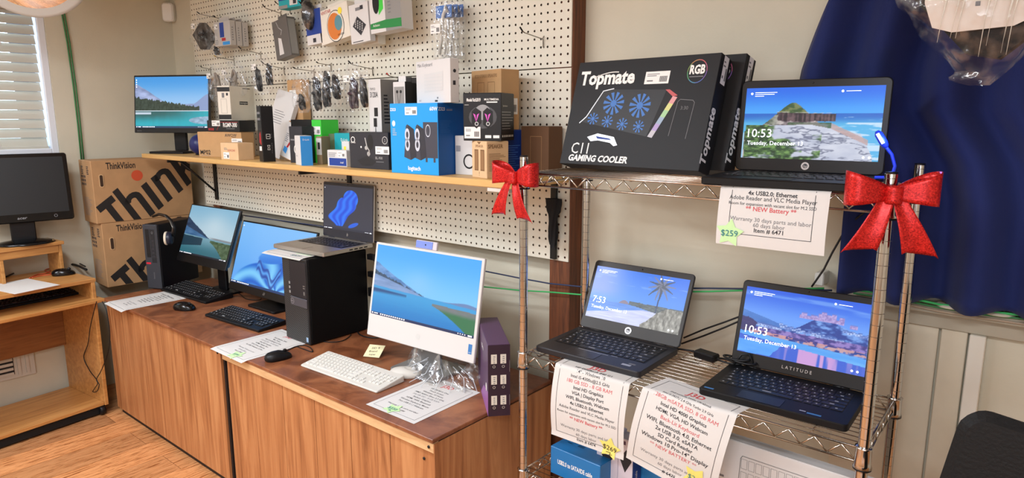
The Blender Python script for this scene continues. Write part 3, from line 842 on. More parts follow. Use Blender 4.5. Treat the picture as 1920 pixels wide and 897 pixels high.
def pic_castle(U, V):
    n1 = fbm(U * 8, V * 12, 5, 5); n2 = fbm(U * 26, V * 30, 6, 4)
    im = mixc(full(U, C(104, 160, 250)), full(U, C(34, 96, 228)), ss(.55, 1, V))
    im = put(im, ss(.44, .70, fbm(U * 2.4 + V * 1.5, V * 11, 3, 4)) * .55, C(146, 190, 252))
    m = .64 - .42 * U + .02 * n1
    im = put(im, (m > V) * (U < .46) * 1.0, mixc(full(U, C(44, 98, 184)), full(U, C(96, 150, 226)), n1))
    hill = .42 + .27 * np.exp(-np.abs(U - .64) ** 2 / .028) + .13 * ss(.62, .95, U) * ss(1.35, .85, U) + .02 * n2
    im = put(im, (hill > V) * (U > .2) * 1.0, mixc(full(U, C(28, 62, 150)), full(U, C(120, 166, 238)), ss(.36, .62, n1 * .5 + n2 * .5)))
    for x0, x1, y0, y1 in ((.46, .80, .655, .70), (.47, .515, .66, .735), (.545, .60, .66, .72), (.60, .73, .66, .755), (.625, .665, .66, .785), (.70, .735, .66, .775), (.76, .80, .65, .745), (.84, .90, .62, .665)):
        wall = (U > x0) & (U < x1) & (V < y1) & (V > y0)
        im = put(im, wall * 1.0, mixc(full(U, C(134, 118, 190)), full(U, C(196, 178, 232)), vn(U * 120, V * 60, 3)))
        im = put(im, ((U > x0) & (U < x1) & (V > y1) & (V < y1 + .012) & (np.sin(U * 700) > 0)) * .9, C(120, 110, 180))
    for i in range(64):
        x = (i * .6180339) % 1; f = (i * .377) % 1; y = .40 + .17 * f * (1 if x > .32 else .45); s_ = .010 + .014 * ((i * .77) % 1)
        if .44 < x < .8 and y > .56: continue
        im = put(im, ((np.abs(U - x) < s_) & (np.abs(V - y) < s_ * .9)) * .75, C(184, 204, 250) if i % 3 else C(126, 150, 218))
        im = put(im, ((np.abs(U - x) < s_) & (V > y + s_ * .9) & (V < y + s_ * 1.6)) * .8, C(70, 104, 182))
        im = put(im, ((np.abs(U - x) < s_ * .15) & (np.abs(V - y) < s_ * .4)) * .8, C(60, 70, 140))
    band = (V < .41 + .02 * n2) & (V > .315)
    im = put(im, band * ss(.0, .1, U) * .9, mixc(full(U, C(58, 48, 130)), full(U, C(150, 122, 196)), ss(.35, .65, n2)))
    im = put(im, ((V < .36 - .05 * U + .015 * n2) & (V > .315 - .06 * U) & (n2 > .42)) * .75, C(228, 160, 146))
    sh = .335 - .10 * U
    im = put(im, (V < sh) * 1.0, mixc(full(U, C(60, 146, 240)), full(U, C(126, 196, 252)), fbm(U * 4, V * 20, 4)))
    rv = V < .275 - .15 * U
    im = put(im, rv * 1.0, mixc(full(U, C(56, 98, 214)), full(U, C(204, 158, 220)), ss(.40, .72, vn(U * 46, V * 2.5, 6)) * ss(.28, .5, U) * ss(1.05, .7, U)))
    im = put(im, ((V < .20) & (U < .24 + .45 * V + .05 * n1) & (V > .02 * n1)) * .95, mixc(full(U, C(66, 150, 246)), full(U, C(110, 188, 255)), n1))
    im = put(im, (((U) / .15) ** 2 + ((V - .43) / .12) ** 2 < .45 + .8 * n2) * .85, C(46, 34, 92))
    return tolin(im)
def pic_headland(U, V):
    im = mixc(full(U, C(70, 168, 250)), full(U, C(16, 104, 232)), ss(.6, 1, V))
    n1 = fbm(U * 9, V * 11, 5, 5); n2 = fbm(U * 28, V * 30, 6, 4); n3 = fbm(U * 5, V * 26, 4, 5)
    im = put(im, (V < .635) * 1.0, mixc(full(U, C(14, 92, 196)), full(U, C(84, 180, 232)), ss(.62, .45, V) + .25 * n3))
    im = put(im, ss(.50, .60, n3 + .10 * ss(.55, .3, V)) * (V < .60) * ss(.52, .72, U) * .9, C(206, 228, 248))
    im = put(im, ((V < .36 + .02 * n1) & (U < .1)) * .8, C(180, 214, 240))
    top = .36 + .42 * np.exp(-np.abs(U - .37) ** 1.7 / .058) + .015 * n2
    head = (top > V) & (U < .70 - .04 * (V - .5) + .02 * n1) & (U > .01)
    rock = mixc(full(U, C(78, 66, 74)), full(U, C(196, 186, 184)), ss(.34, .62, n2 * .6 + n1 * .5))
    im = put(im, head * 1.0, rock)
    im = put(im, head * ss(.62, .66, V + .05 * n1) * 1.0, mixc(full(U, C(52, 84, 40)), full(U, C(118, 128, 78)), ss(.35, .6, n2)))
    im = put(im, head * ss(.56, .50, n1) * ss(.30, .16, U) * .7, C(58, 88, 52))
    up, lo = .645 - .05 * (U - .25) + .012 * n2, .50 + .05 * n1 + .02 * n2
    cl = (V < up) & (V > lo) & (U > .245 + .03 * n2) & (U < .685)
    im = put(im, cl * 1.0, mixc(full(U, C(36, 24, 32)), full(U, C(108, 84, 90)), ss(.3, .75, vn(U * 80, V * 7, 3) * .6 + n2 * .4)))
    im = put(im, ss(.004, 0, np.abs(V - up - .008)) * (U > .25) * (U < .68) * .9, C(206, 200, 196))
    im = put(im, ((V < .505 + .02 * n1) & (V > .40) & (U > .34) & (U < .66)) * .9, mixc(full(U, C(60, 92, 60)), full(U, C(120, 122, 112)), ss(.4, .55, n1)))
    bt = .465 + .02 * n1 - .33 * np.clip(U - .52, 0, 1)
    edge = .96 - .30 * np.clip(V - .05, 0, 1)
    fore = (V < bt) & (U < edge) & (U > .02)
    crack = ss(.06, .0, np.abs(fbm(U * 7 + V * 3, V * 15, 8, 4) - .46))
    fr_ = mixc(full(U, C(170, 178, 202)), full(U, C(214, 218, 232)), n1 * 1.3)
    fr_ = mixc(fr_, full(U, C(92, 98, 124)), crack * .8)
    im = put(im, fore * 1.0, fr_)
    gm = fbm(U * 6 + 3, V * 9, 11, 4) + .30 * ss(.45, .1, U) - .10 * ss(.3, .5, V)
    im = put(im, fore * ss(.50, .60, gm) * (U < .60), mixc(full(U, C(24, 56, 24)), full(U, C(118, 158, 86)), ss(.3, .7, n2)))
    im = put(im, ((np.abs(V - .33 + .85 * (U - .82)) < .028 + .02 * n1) & (U > .66) & (U < .92)) * .85, C(190, 160, 158))
    return tolin(im)
def pic_off(U, V): return full(U, np.array((.0015,) * 3))

WTXT = mat('screen_text', (245, 248, 255), 0.5, emit=1.0)
def screen(w, h, fn, parent, loc=(0, 0, 0), strength=1.0, deco=None, nu=220, m=None):
    """lit picture plane w x h, centred at x=0, from z=0, facing -y"""
    b = MB(); nv = int(nu * h / w)
    b.grid(lambda u, v: (-w / 2 + w * u, 0, h * v), nu, nv, m or screen_mat(strength), False, fn)
    f = Face(b, (-w / 2, 0, 0), (1, 0, 0), (0, 0, 1), (0, -1, 0), w, h)
    if deco: deco(f)
    return b.build('screen', parent, loc)
def deco_lock(time, date, ds=.052):
    def d(f):
        f.text(time, .04, .30, .17 * f.h, WTXT, al='l'); f.text(date, .04, .19, .082 * f.h, WTXT, al='l', bold=.005)
        for i, (u, v, L) in enumerate(((.07, .93, .17), (.07, .905, .15), (.07, .88, .07), (.74, .93, .1))): f.rect(u, v, u + L, v + .008, WTXT)
        f.disc(.045, .92, .003, WTXT); f.disc(.715, .934, .003, WTXT); f.disc(.90, .05, .003, WTXT); f.disc(.94, .05, .003, WTXT)
    return d
def deco_bar(n=9, ic=0):
    def d(f):
        f.rect(.012, .012, .022, .03, WTXT); f.rect(.035, .016, .075, .026, WTXT)
        for i in range(n): f.rect(.10 + i * .022, .013, .112 + i * .022, .029, WTXT)
        for i in range(4): f.rect(.86 + i * .02, .016, .868 + i * .02, .026, WTXT)
        f.rect(.95, .021, .985, .028, WTXT); f.rect(.95, .01, .985, .017, WTXT)
        for i in range(ic): f.rect(.015, .93 - i * .045, .028, .95 - i * .045, WTXT)
    return d

# ---------------------------------------------------------------- keys
_K = {}
def keymesh(w, d, h, m, mark):
    k = (round(w, 4), round(d, 4), round(h, 4), m.name)
    if k not in _K:
        b = MB(); b.slab(w, d, h, min(.0022, w * .2), m, ch=.0006, taper=.0008)
        if mark: b.poly([(-w * .18, -d * .08, h + .0001), (w * .02, -d * .08, h + .0001), (w * .02, d * .22, h + .0001), (-w * .18, d * .22, h + .0001)], mark)
        o = b.build('key'); _K[k] = o.data; bpy.data.objects.remove(o)
    return _K[k]
ROWS = [[1.0] * 15, [1] * 13 + [2], [1.5] + [1] * 12 + [1.5], [1.75] + [1] * 11 + [2.25], [2.25] + [1] * 10 + [2.75], [1.25, 1.25, 1.25, 5.5, 1.25, 1, 1, 1, 1.5]]
def keys(parent, x0, x1, y0, y1, z, m, mark=None, h=.0022, gap=.0028, numpad=False):
    """rows from the back (y1) to the front (y0)"""
    out = []
    mainw = (x1 - x0) * (0.655 if numpad else 1.0)
    rh = (y1 - y0) / 6
    def put_(xa, xb, yc, hh=1.0):
        o = bpy.data.objects.new('key', keymesh(xb - xa - gap, rh * hh - gap, h, m, mark))
        COL.objects.link(o); o.parent = parent; o.location = ((xa + xb) / 2, yc, z); out.append(o)
    for r, row in enumerate(ROWS):
        u = mainw / sum(row); x = x0; yc = y1 - rh * (r + .5)
        for k in row: put_(x, x + k * u, yc); x += k * u
    if numpad:
        u = (x1 - x0) * .0455; xa = x0 + mainw + u * .22
        for r in (1, 2):
            for c in range(3): put_(xa + c * u, xa + (c + 1) * u, y1 - rh * (r + .5))
        put_(xa + u, xa + 2 * u, y1 - rh * 4.5)
        for c in range(3): put_(xa + c * u, xa + (c + 1) * u, y1 - rh * 5.5)
        xb = x1 - 4 * u
        for r in range(1, 5):
            for c in range(4 if r < 3 else 3): put_(xb + c * u, xb + (c + 1) * u, y1 - rh * (r + .5))
    return out

# ---------------------------------------------------------------- laptop
def laptop(label, x, y, z, a, opn, W, D, H, body, bezel, pic, chin=.16, side=.03, topb=.05, deco=None, th=.018, lidth=.007,
           keym=None, plate=None, touch=None, logo=None, strength=1.0, extra=None, rad=.012, keyband=(.30, .86)):
    """origin under the hinge line; base goes towards -y"""
    t = thing('laptop', label, 'laptop', (x, y, z), R_(a))
    b = MB(); b.slab(W, D, th, rad, body, cy=-D / 2, ch=.0025)
    f = Face(b, (-W / 2, -D, th), (1, 0, 0), (0, 1, 0), (0, 0, 1), W, D)
    f.rect(.06, keyband[0] - .015, .94, keyband[1] + .015, plate or BLKPL, .5)
    if extra: extra(f, b)
    base = b.build('base', t)
    keys(base, -W / 2 + .07 * W, W / 2 - .07 * W, -D + keyband[0] * D, -D + keyband[1] * D, th, keym or KEYBLK, mat('key_mark', (150, 150, 155), .6), h=.0016)
    tb = MB(); tb.slab(W * .3, D * .21, .0008, .004, touch or body, ch=.0002); tb.build('touchpad', base, (-W * .08, -D + D * .135, th))
    hb = MB()
    for sx in (-1, 1): hb.tube([(sx * W * .32 - .02, .0, th - .002), (sx * W * .32 + .02, .0, th - .002)], .0045, bezel, 10)
    hb.build('hinge', t)
    l = MB(); l.slab(W, H, lidth, rad, body, cy=H / 2, axis='y', ch=.0015)
    g = Face(l, (-W / 2, 0, 0), (1, 0, 0), (0, 0, 1), (0, -1, 0), W, H)
    # bezel plate
    s = MB(); 
    lid = None
    l.slab(W - .004, H - .004, .0012, rad - .001, bezel, cy=H / 2, z=-.0012, axis='y', ch=.0004)
    lid = l.build('lid', t, (0, 0, th), (-R_(opn), 0, 0))
    sw, sh = W * (1 - 2 * side), H * (1 - chin - topb)
    screen(sw, sh, pic, lid, (0, -.0016, H * chin), strength, deco, nu=230)
    cm = MB(); cm.lathe([(.001, 0), (.0022, 0), (.0022, -.0008), (.001, -.0008)], BLKGLOSS, 12, (0, -.0013, H * (1 - topb / 2)), 'y'); cm.build('webcam', lid)
    if logo:
        lg = MB(); logo(Face(lg, (-W / 2, -.0013, 0), (1, 0, 0), (0, 0, 1), (0, -1, 0), W, H * chin)); lg.build('logo', lid)
    return t
CH = mat('logo_chrome', (205, 205, 208), .25, .8)
def logo_round(f):
    r = f.h * .3
    f.disc(.5, .5, r, CH, 1); f.disc(.5, .5, r * .6, mat('logo_dark', (60, 60, 64), .4), 2); f.text('hp', .5, .5 - .12, r * 1.0, CH, 3, sh=.25)
def logo_slash(f):
    for k in range(4): 
        u = .488 + k * .007; f.line([(u, .35 + .0 * k), (u + .006, .35 + .3 + (.12 if k in (1,) else 0))], .0013, CH)

# ================================================================ LAPTOPS
GUN = mat('gunmetal', (54, 53, 56), 0.38, 0.45)
DARKB = mat('dark_bezel', (52, 50, 48), 0.45, 0.2)
BLKRUB = mat('rubber_black', (14, 14, 15), 0.45, spec=.35)
LABSIL = mat('label_silver', (190, 190, 190), .35, .5)
LABBLUE = mat('label_blue', (60, 120, 180), .4)
BEZ = mat('bezel_black', (14, 14, 16), 0.3)
Zt, Zm, Zb = DECKS
def ex840(f, b):
    f.rect(.08, .885, .92, .897, mat('speaker_silver', (170, 168, 164), .3, .8), 1)
    f.rect(.33, .245, .62, .255, LABSIL, 1); f.rect(.64, .265, .70, .275, LABSIL, 1)
    f.rect(.80, .09, .88, .14, LABSIL, 1); f.rect(.84, .155, .90, .19, mat('label_dark', (110, 110, 112), .4), 1)
laptop('black laptop with palm beach lock screen, left one on the middle shelf', -1.006, 1.798, Zm + .0005, .8, 24.7, .355, .25, .231, GUN, DARKB, pic_beach,
       chin=.165, side=.035, topb=.085, deco=deco_lock('7:53', 'Tuesday, December 13'), logo=logo_round, extra=ex840, keym=KEYBLK, touch=mat('touch_gun', (58, 56, 58), .3, .4))
def exlat(f, b):
    f.rect(.03, .05, .10, .085, LABBLUE, 1); f.rect(.74, .05, .83, .085, LABBLUE, 1); f.rect(.69, .075, .73, .10, LABSIL, 1)
def loglat(f): f.text('L A T I T U D E', .5, .40, .0125, CH, 1, xs=.95)
laptop('black laptop with castle lock screen, right one on the middle shelf', -.488, 1.79, Zm + .0005, 1.3, 16.7, .352, .232, .239, BLKRUB, BEZ, pic_castle,
       chin=.155, side=.035, topb=.075, deco=deco_lock('10:53', 'Tuesday, December 13'), logo=loglat, extra=exlat, touch=mat('touch_blk', (17, 17, 19), .35))
laptop('black laptop with rocky headland lock screen, alone on the top shelf', -.499, 1.765, Zt + .0005, 4.3, 6.2, .349, .265, .232, BLKRUB, BEZ, pic_headland,
       chin=.14, side=.04, topb=.085, deco=deco_lock('10:53', 'Tuesday, December 13'), logo=logo_round, rad=.014)

# USB gooseneck light plugged into the top laptop
t = thing('usb_light', 'small blue gooseneck light plugged into the laptop on the top shelf', 'lamp', (-.325, 1.73, Zt + .014))
GL = mat('blue_rubber', (36, 60, 200), 0.35, emit=.25)
pts = [onY(*p, 1.67) for p in ((1640, 333), (1662, 333), (1674, 326), (1678, 312), (1672, 290), (1662, 277))]
t.location = pts[0]
b = MB(); Q = []
P = [p - t.location for p in pts]
for i in range(len(P) - 1):
    for k in range(5): Q.append(P[i].lerp(P[i + 1], k / 5))
Q.append(P[-1])
b.tube(Q, .0035, GL, 10); b.build('neck', t)
h0 = P[-1]; h1 = onY(1644, 246, 1.67) - t.location; dr = (h1 - h0).normalized()
b = MB(); b.tube([h0 - dr * .002, h0 + dr * .004, h0 + dr * .012, h1 - dr * .008, h1], [.003, .0065, .0085, .0085, .004], GL, 12); b.build('lamp_head', t)
l_ = bpy.data.lights.new('blue_glow', 'POINT'); l_.energy = .35; l_.color = (.12, .25, 1.0); l_.shadow_soft_size = .01; lo_ = bpy.data.objects.new('blue_glow', l_); COL.objects.link(lo_); lo_.location = pts[-1] + Vector((.012, -.02, .03))
b = MB(); s = h0.lerp(h1, .25) + Vector((0, -.0075, 0)); e = h0.lerp(h1, .85) + Vector((0, -.0075, 0)); b.tube([s, e], .0035, mat('led_strip', (215, 225, 255), .3, emit=3), 8); b.build('led_strip', t)

# ---------------------------------------------------------------- silver laptop on the tower
def exprobook(f, b):
    f.rect(.1, .93, .9, .965, mat('hinge_light', (196, 190, 180), .3, .6), 1)
    F2 = Face(b, (f.w / 2, -f.h, 0), (0, 1, 0), (0, 0, 1), (1, 0, 0), f.h, .018)
    for i in range(4): F2.rect(.5 + i * .1, .35, .57 + i * .1, .65, BLACK)
laptop('silver laptop with blue swirl wallpaper, open on top of the black tower', -2.544, 1.885, -.5735, 2.9, 4.0, .356, .277, .262, SILVER, mat('bezel_slate', (44, 44, 52), .4), pic_darkribbon,
       chin=.15, side=.02, topb=.06, deco=deco_bar(4, 1), logo=logo_slash, extra=exprobook, touch=mat('touch_sil', (168, 162, 152), .3, .7), strength=1.0, keyband=(.42, .88), rad=.008)

# ================================================================ MONITORS
def monitor(name, label, cat, x, y, z, a, opn, W, H, zt, frame, pic, chin, side, topb, th=.02, deco=None, stand=None, strength=1.0, logo=None, body=None, screenm=None):
    """z = panel bottom; zt = surface it stands on"""
    t = thing(name, label, cat, (x, y, zt), R_(a))
    b = MB(); b.slab(W, H, .012, .005, frame, cy=H / 2, axis='y', ch=.002)
    b.slab(W * .97, H * .95, th, .02, body or frame, cy=H / 2, z=.0125, axis='y', ch=.006, taper=.01)
    p = b.build('panel', t, (0, 0, z - zt), (-R_(opn), 0, 0))
    screen(W * (1 - 2 * side), H * (1 - chin - topb), pic, p, (0, -.0008, H * chin), strength, deco, nu=240, m=screenm)
    if logo:
        lg = MB(); logo(Face(lg, (-W / 2, -.0004, 0), (1, 0, 0), (0, 0, 1), (0, -1, 0), W, H * chin)); lg.build('logo', p)
    if stand: stand(t)
    return t
WSM = mat('white_frame', (212, 208, 204), 0.4)
def st_aio(t):
    b = MB(); b.slab(.24, .19, .012, .02, mat('stand_grey', (150, 150, 150), .35, .6), cy=.06, ch=.002); b.build('stand_base', t)
    b = MB(); b.box(-.06, .06, .06, .08, .012, .25, mat('stand_grey'), .004); b.build('stand_neck', t)
t = monitor('all_in_one_computer', 'white all-in-one computer showing a blue mountain lake, in the cabinet middle', 'computer', -1.799, 1.625, -.85, 2.8, 10.7, .556, .373, CAB_Z, WSM, pic_aio, .235, .022, .022,
            deco=deco_bar(12, 0), stand=st_aio, logo=lambda f: (f.disc(.5, .5, .011, mat('logo_faint', (205, 204, 200), .4)), f.rect(.945, .35, .975, .75, LABBLUE, 1), f.text('ENERGY', .96, .4, .004, WHITE, 2)))
panel = [c for c in t.children if c.name.startswith('panel')][0]
b = MB(); b.box(-.062, .045, .001, .012, .3735, .405, mat('webcam_shell', (206, 200, 206), .35), .002); b.box(-.06, .025, -.0006, .001, .376, .403, mat('webcam_film', (120, 142, 214), .3)); b.lathe([(.0005, -.0015), (.003, -.0015), (.003, -.001), (.0005, -.001)], BLKGLOSS, 10, (-.01, 0, .39), 'y'); b.build('webcam', panel)
def st_blk(w=.22, d=.19, cy=.04, ny=.065, nh=.26):
    def s(t):
        b = MB(); b.slab(w, d, .012, .012, BLKPL, cy=cy, ch=.002); b.build('stand_base', t)
        b = MB(); b.box(-.04, .04, ny, ny + .02, .012, nh, BLKPL, .004); b.build('stand_neck', t)
    return s
monitor('computer_monitor', 'black monitor with pale blue folded petals wallpaper, beside the black tower', 'monitor', -3.05, 1.728, -.894, 1.4, 17.8, .66, .373, CAB_Z, BEZ, pic_ribbon, .105, .012, .02,
        deco=deco_bar(8, 1), stand=st_blk(.24, .18, .07, .09, .22), logo=lambda f: logo_slash(f))
monitor('computer_monitor', 'black monitor with hazy grey lake wallpaper, beside the small upright computer', 'monitor', -3.55, 1.656, -.782, 3.2, 21, .491, .3275, CAB_Z, BEZ, pic_dusk, .14, .02, .02, th=.024,
        deco=deco_bar(8, 0), stand=st_blk(.22, .15, .165, .12, .28))
monitor('computer_monitor', 'black monitor with snowy lake wallpaper at the left end of the wall shelf', 'monitor', -3.93, 1.74, -.08, 28.4, 6.7, .483, .325, SHELF_Z, BEZ, pic_snowlake, .085, .018, .03,
        deco=deco_bar(8, 4), stand=st_blk(.22, .13, .0), logo=lambda f: f.text('lenovo', .07, .3, .011, GREYINK, 1))
# old monitor on the desk riser (switched off)
def st_acer(t):
    b = MB(); b.lathe([(.001, 0), (.13, 0), (.135, .005), (.12, .013), (.05, .024), (.001, .025)], BLKGLOSS, 32, (0, .03, 0)); o = b.build('stand_base', t); o.scale = (1, .75, 1); o.location.y = -.01
    b = MB(); b.box(-.055, .055, .02, .05, .014, .16, BLKPL, .005); b.build('stand_neck', t)
AC = thing('computer_monitor', 'switched-off glossy black monitor on the computer desk riser', 'monitor', (-4.235, 1.06, -.66), R_(80))
W_, H_ = .47, .365
b = MB(); b.slab(W_, H_, .03, .014, BLKGLOSS, cy=H_ / 2, axis='y', ch=.004); b.slab(W_ * .8, H_ * .75, .03, .02, BLKPL, cy=H_ / 2, z=.0305, axis='y', ch=.01)
p = b.build('panel', AC, (0, 0, .115), (R_(-8), 0, 0))
b = MB(); b.poly([(-W_ / 2 + .02, -.0006, .045), (W_ / 2 - .02, -.0006, .045), (W_ / 2 - .02, -.0006, H_ - .02), (-W_ / 2 + .02, -.0006, H_ - .02)], mat('dark_screen', (16, 17, 18), .45)); b.build('screen', p)
b = MB(); f = Face(b, (-W_ / 2, 0, 0), (1, 0, 0), (0, 0, 1), (0, -1, 0), W_, H_); f.text('acer', .5, .05, .02, GREYINK, 1, xs=1.2, sh=.2, bold=.02); b.build('logo', p)
b = MB(); f = Face(b, (-W_ / 2, 0, 0), (1, 0, 0), (0, 0, 1), (0, -1, 0), W_, H_); f.disc(.82, .07, .008, GREYINK, 1, hole=.006); b.build('power_button', p)
st_acer(AC)

# ================================================================ TOWER PCs
t = thing('desktop_tower', 'large black tower computer with mesh front, holding up the silver laptop', 'computer', (-2.478, 1.554, CAB_Z), R_(-.9))
w, d, h = .183, .312, .375
b = MB(); b.box(-w / 2, w / 2, .012, d, 0.004, h, mat('tower_black', (9, 9, 11), .55, spec=.2), .003); b.build('case', t)
b = MB(); b.box(-w / 2, w / 2, 0, .0118, .004, h, mat('tower_front', (30, 30, 32), .45), .003)
f = Face(b, (-w / 2, 0, .004), (1, 0, 0), (0, 0, 1), (0, -1, 0), w, h - .004)
MG = mat('mesh_grey', (120, 118, 114), .5, .3)
for j in range(44):                 # woven grille rows
    v = .012 + j * .0123
    for i in range(15):
        u = .04 + i * .063 + (.03 if j % 2 else 0)
        if u > .95: continue
        f.poly([(u, v), (u + .032, v + .003), (u + .032, v + .0062), (u, v + .0032)], MG, 1)
for j in range(33):
    v = .56 + j * .0123
    for i in range(5):
        u = .03 + i * .055 + (.026 if j % 2 else 0)
        f.poly([(u, v), (u + .03, v + .003), (u + .03, v + .0062), (u, v + .0032)], MG, 1)
b.build('front_panel', t)
b = MB(); b.box(-.030, .0905, -.003, -.0002, .205, .362, mat('drive_cover', (36, 36, 40), .35), .002)
f = Face(b, (-.030, -.003, .205), (1, 0, 0), (0, 0, 1), (0, -1, 0), .12, .157)
f.rect(.82, .1, .9, .2, MG); f.rect(.8, .28, .92, .31, MG); f.rect(.8, .34, .92, .37, MG)
b.build('drive_cover', t)
b = MB(); b.box(-.032, .0915, -.006, -.0002, .165, .204, mat('badge_band', (86, 84, 90), .35, .3), .002)
f = Face(b, (-.032, -.006, .165), (1, 0, 0), (0, 0, 1), (0, -1, 0), .123, .039)
f.disc(.14, .5, .0125, LABSIL, 1, hole=.0112); f.text('DELL', .14, .42, .0085, LABSIL, 1); b.build('badge_band', t)
for k in range(3):
    b = MB(); b.box(-.043, -.034, -.002, -.0002, .215 + k * .02, .226 + k * .02, LABSIL); b.build('port', t)
b = MB(); Face(b, (-w / 2, 0, .004), (1, 0, 0), (0, 0, 1), (0, -1, 0), w, h).rect(.87, .03, .95, .085, mat('cpu_sticker', (150, 180, 210), .4), 2); b.build('processor_sticker', t)

t = thing('desktop_tower', 'slim black upright computer against the brown monitor boxes', 'computer', (-3.90, 1.555, CAB_Z), R_(24))
w, d, h = .096, .30, .372
b = MB(); b.box(-w / 2, w / 2, .014, d, .004, h, mat('sff_case', (14, 16, 24), .4, spec=.3), .004); b.build('case', t)
b = MB(); b.box(-w / 2, w / 2, 0, .0138, .004, h, mat('sff_front', (56, 58, 64), .5), .005)
b.build('front_panel', t)
b = MB(); f = Face(b, (-w / 2, -.0002, 0), (1, 0, 0), (0, 0, 1), (0, -1, 0), w, h)
f.rect(.2, .50, .48, .93, BLACK); f.rect(.52, .42, .86, .93, mat('port_strip', (36, 38, 42), .5)); f.disc(.69, .88, .006, GREYINK, 2, hole=.0045)
for i in range(5): f.rect(.58, .50 + i * .06, .78, .53 + i * .06, INK, 2)
b.build('port_bay', t)
b = MB(); f = Face(b, (-w / 2, -.0002, 0), (1, 0, 0), (0, 0, 1), (0, -1, 0), w, h); f.rect(.1, .395, .42, .42, mat('red_badge', (214, 40, 60), .4), 1)
f.text('lenovo', .62, .22, .014, GREYINK, 1, rot=PI / 2); b.build('badge', t)

# headphones hung over the slim computer
t = thing('headphones', 'black headphones with a white ringed ear cup, hung on the slim upright computer', 'headphones', (-3.9, 1.6, CAB_Z + .372))
hp = [onY(*p, 1.62) for p in ((287, 406), (298, 402), (311, 405), (321, 414), (327, 428), (325, 443))]
t.location = hp[1]
P = [p - t.location for p in hp]; Q = []
for i in range(len(P) - 1):
    for k in range(4): Q.append(P[i].lerp(P[i + 1], k / 4))
Q.append(P[-1])
b = MB()
b.tube(Q, .008, BLKPL, 8); b.tube([q + Vector((-.003, -.008, .003)) for q in Q], .0022, STEEL, 6); b.build('headband', t)
cc = onY(316, 447, 1.60) - t.location
b = MB(); b.lathe([(.001, -.012), (.03, -.012), (.036, -.004), (.036, .012), (.03, .02), (.001, .022)], mat('cup_blue_black', (28, 34, 52), .35), 24, (0, 0, 0), 'y'); b.lathe([(.028, -.016), (.036, -.016), (.038, -.010), (.036, -.004), (.028, -.004)], mat('ear_ring', (226, 214, 192), .4), 24, (0, 0, 0), 'y')
b.lathe([(.001, -.014), (.012, -.014), (.012, -.0125), (.001, -.0125)], LABSIL, 16, (0, 0, 0), 'y')
b.build('ear_cup', t, cc, (0, 0, R_(-40)))

# ================================================================ KEYBOARDS AND MICE
def keyboard(label, x, y, z, a, w, d, m, km, mark, th=.012, raise_=.012):
    t = thing('keyboard', label, 'keyboard', (x, y, z), R_(a))
    b = MB()
    ws = []
    for tz, q in ((0, .003), (.003, 0), (th - .002, 0), (th, .002)):
        o = b.outline(w - 2 * q, d - 2 * q, .006)
        ws.append([(p, c + d / 2, tz + (raise_ * (c + d / 2) / d if tz > .004 else 0)) for p, c in o])
    b.rings(ws, m, smooth=False); o = b.build('body', t)
    sl = math.atan2(raise_, d)
    kb_ = bpy.data.objects.new('key_bed', None)
    # keys parented straight to the keyboard, following its slope
    for k in keys(t, -w / 2 + .008, w / 2 - .008, .016, d - .010, 0, km, mark, h=.004, gap=.0026, numpad=True):
        yy = k.location.y; k.location.z = th + raise_ * yy / d - .0002; k.rotation_euler = (sl, 0, 0)
    bpy.data.objects.remove(kb_)
    return t
KM = mat('key_legend', (190, 190, 190), .6)
keyboard('black keyboard in front of the petals-wallpaper monitor', -2.945, 1.495, CAB_Z, 4, .44, .15, BLKPL, KEYBLK, KM)
keyboard('black keyboard in front of the hazy-lake monitor, by the slim computer', -3.61, 1.575, CAB_Z, 3, .47, .16, BLKPL, KEYBLK, KM, raise_=.02)
WKB = mat('white_plastic', (208, 204, 194), .45); WK2 = mat('white_keys', (214, 211, 202), .5)
keyboard('white keyboard in front of the white all-in-one computer', -1.996, 1.402, CAB_Z, 2.4, .439, .136, WKB, WK2, mat('white_key_mark', (190, 188, 182), .6), th=.008, raise_=.018)
keyboard('black keyboard on the pull-out tray of the computer desk', -4.085, 1.05, -.9535, 96, .45, .15, BLKPL, KEYBLK, KM)
def mouse(label, x, y, z, a, m, w=.062, d=.108, h=.036, wheel=True):
    t = thing('computer_mouse', label, 'mouse', (x, y, z), R_(a))
    b = MB(); n = 24; ws = []
    for zi, sc in ((0, .93), (.004, 1.0), (.012, 1.0), (.018, .96), (.024, .88), (.029, .74), (.033, .52), (.0355, .25), (.036, .04)):
        ring = []
        for j in range(n):
            A = 2 * PI * j / n; c, s_ = math.cos(A), math.sin(A)
            xx = w / 2 * sc * math.copysign(abs(c) ** .85, c) * (1 - .08 * s_); yy = d / 2 * sc * math.copysign(abs(s_) ** .8, s_)
            ring.append((xx, yy - .006 * (zi / .036), zi * h / .036 * (1 - .18 * max(0, s_) ** 2)))
        ws.append(ring)
    b.rings(ws, m, True); b.build('shell', t)
    if wheel:
        b = MB(); b.lathe([(.001, -.003), (.008, -.003), (.009, 0), (.008, .003), (.001, .003)], BLKPL if m != WKB else mat('wheel_grey', (190, 190, 190), .4), 14, (0, d * .24, h * .82), 'x'); b.build('scroll_wheel', t)
    return t
mouse('glossy black mouse on the cabinet in front of the hazy-lake monitor keyboard', -3.36, 1.475, CAB_Z, -65, BLKGLOSS, .066, .118, .04)
mouse('matte black mouse beside the printed sheet, in front of the black tower', -2.355, 1.385, CAB_Z, -12, BLKPL)
mouse('white mouse at the right end of the white keyboard', -1.822, 1.590, CAB_Z, -52, WKB, .07, .125, .034)
mouse('black mouse on top of the computer desk near the boxes', *(lambda p: (p.x, p.y, -.845))(onZ(120, 516, -.845)), -20, BLKGLOSS, .062, .11, .038)

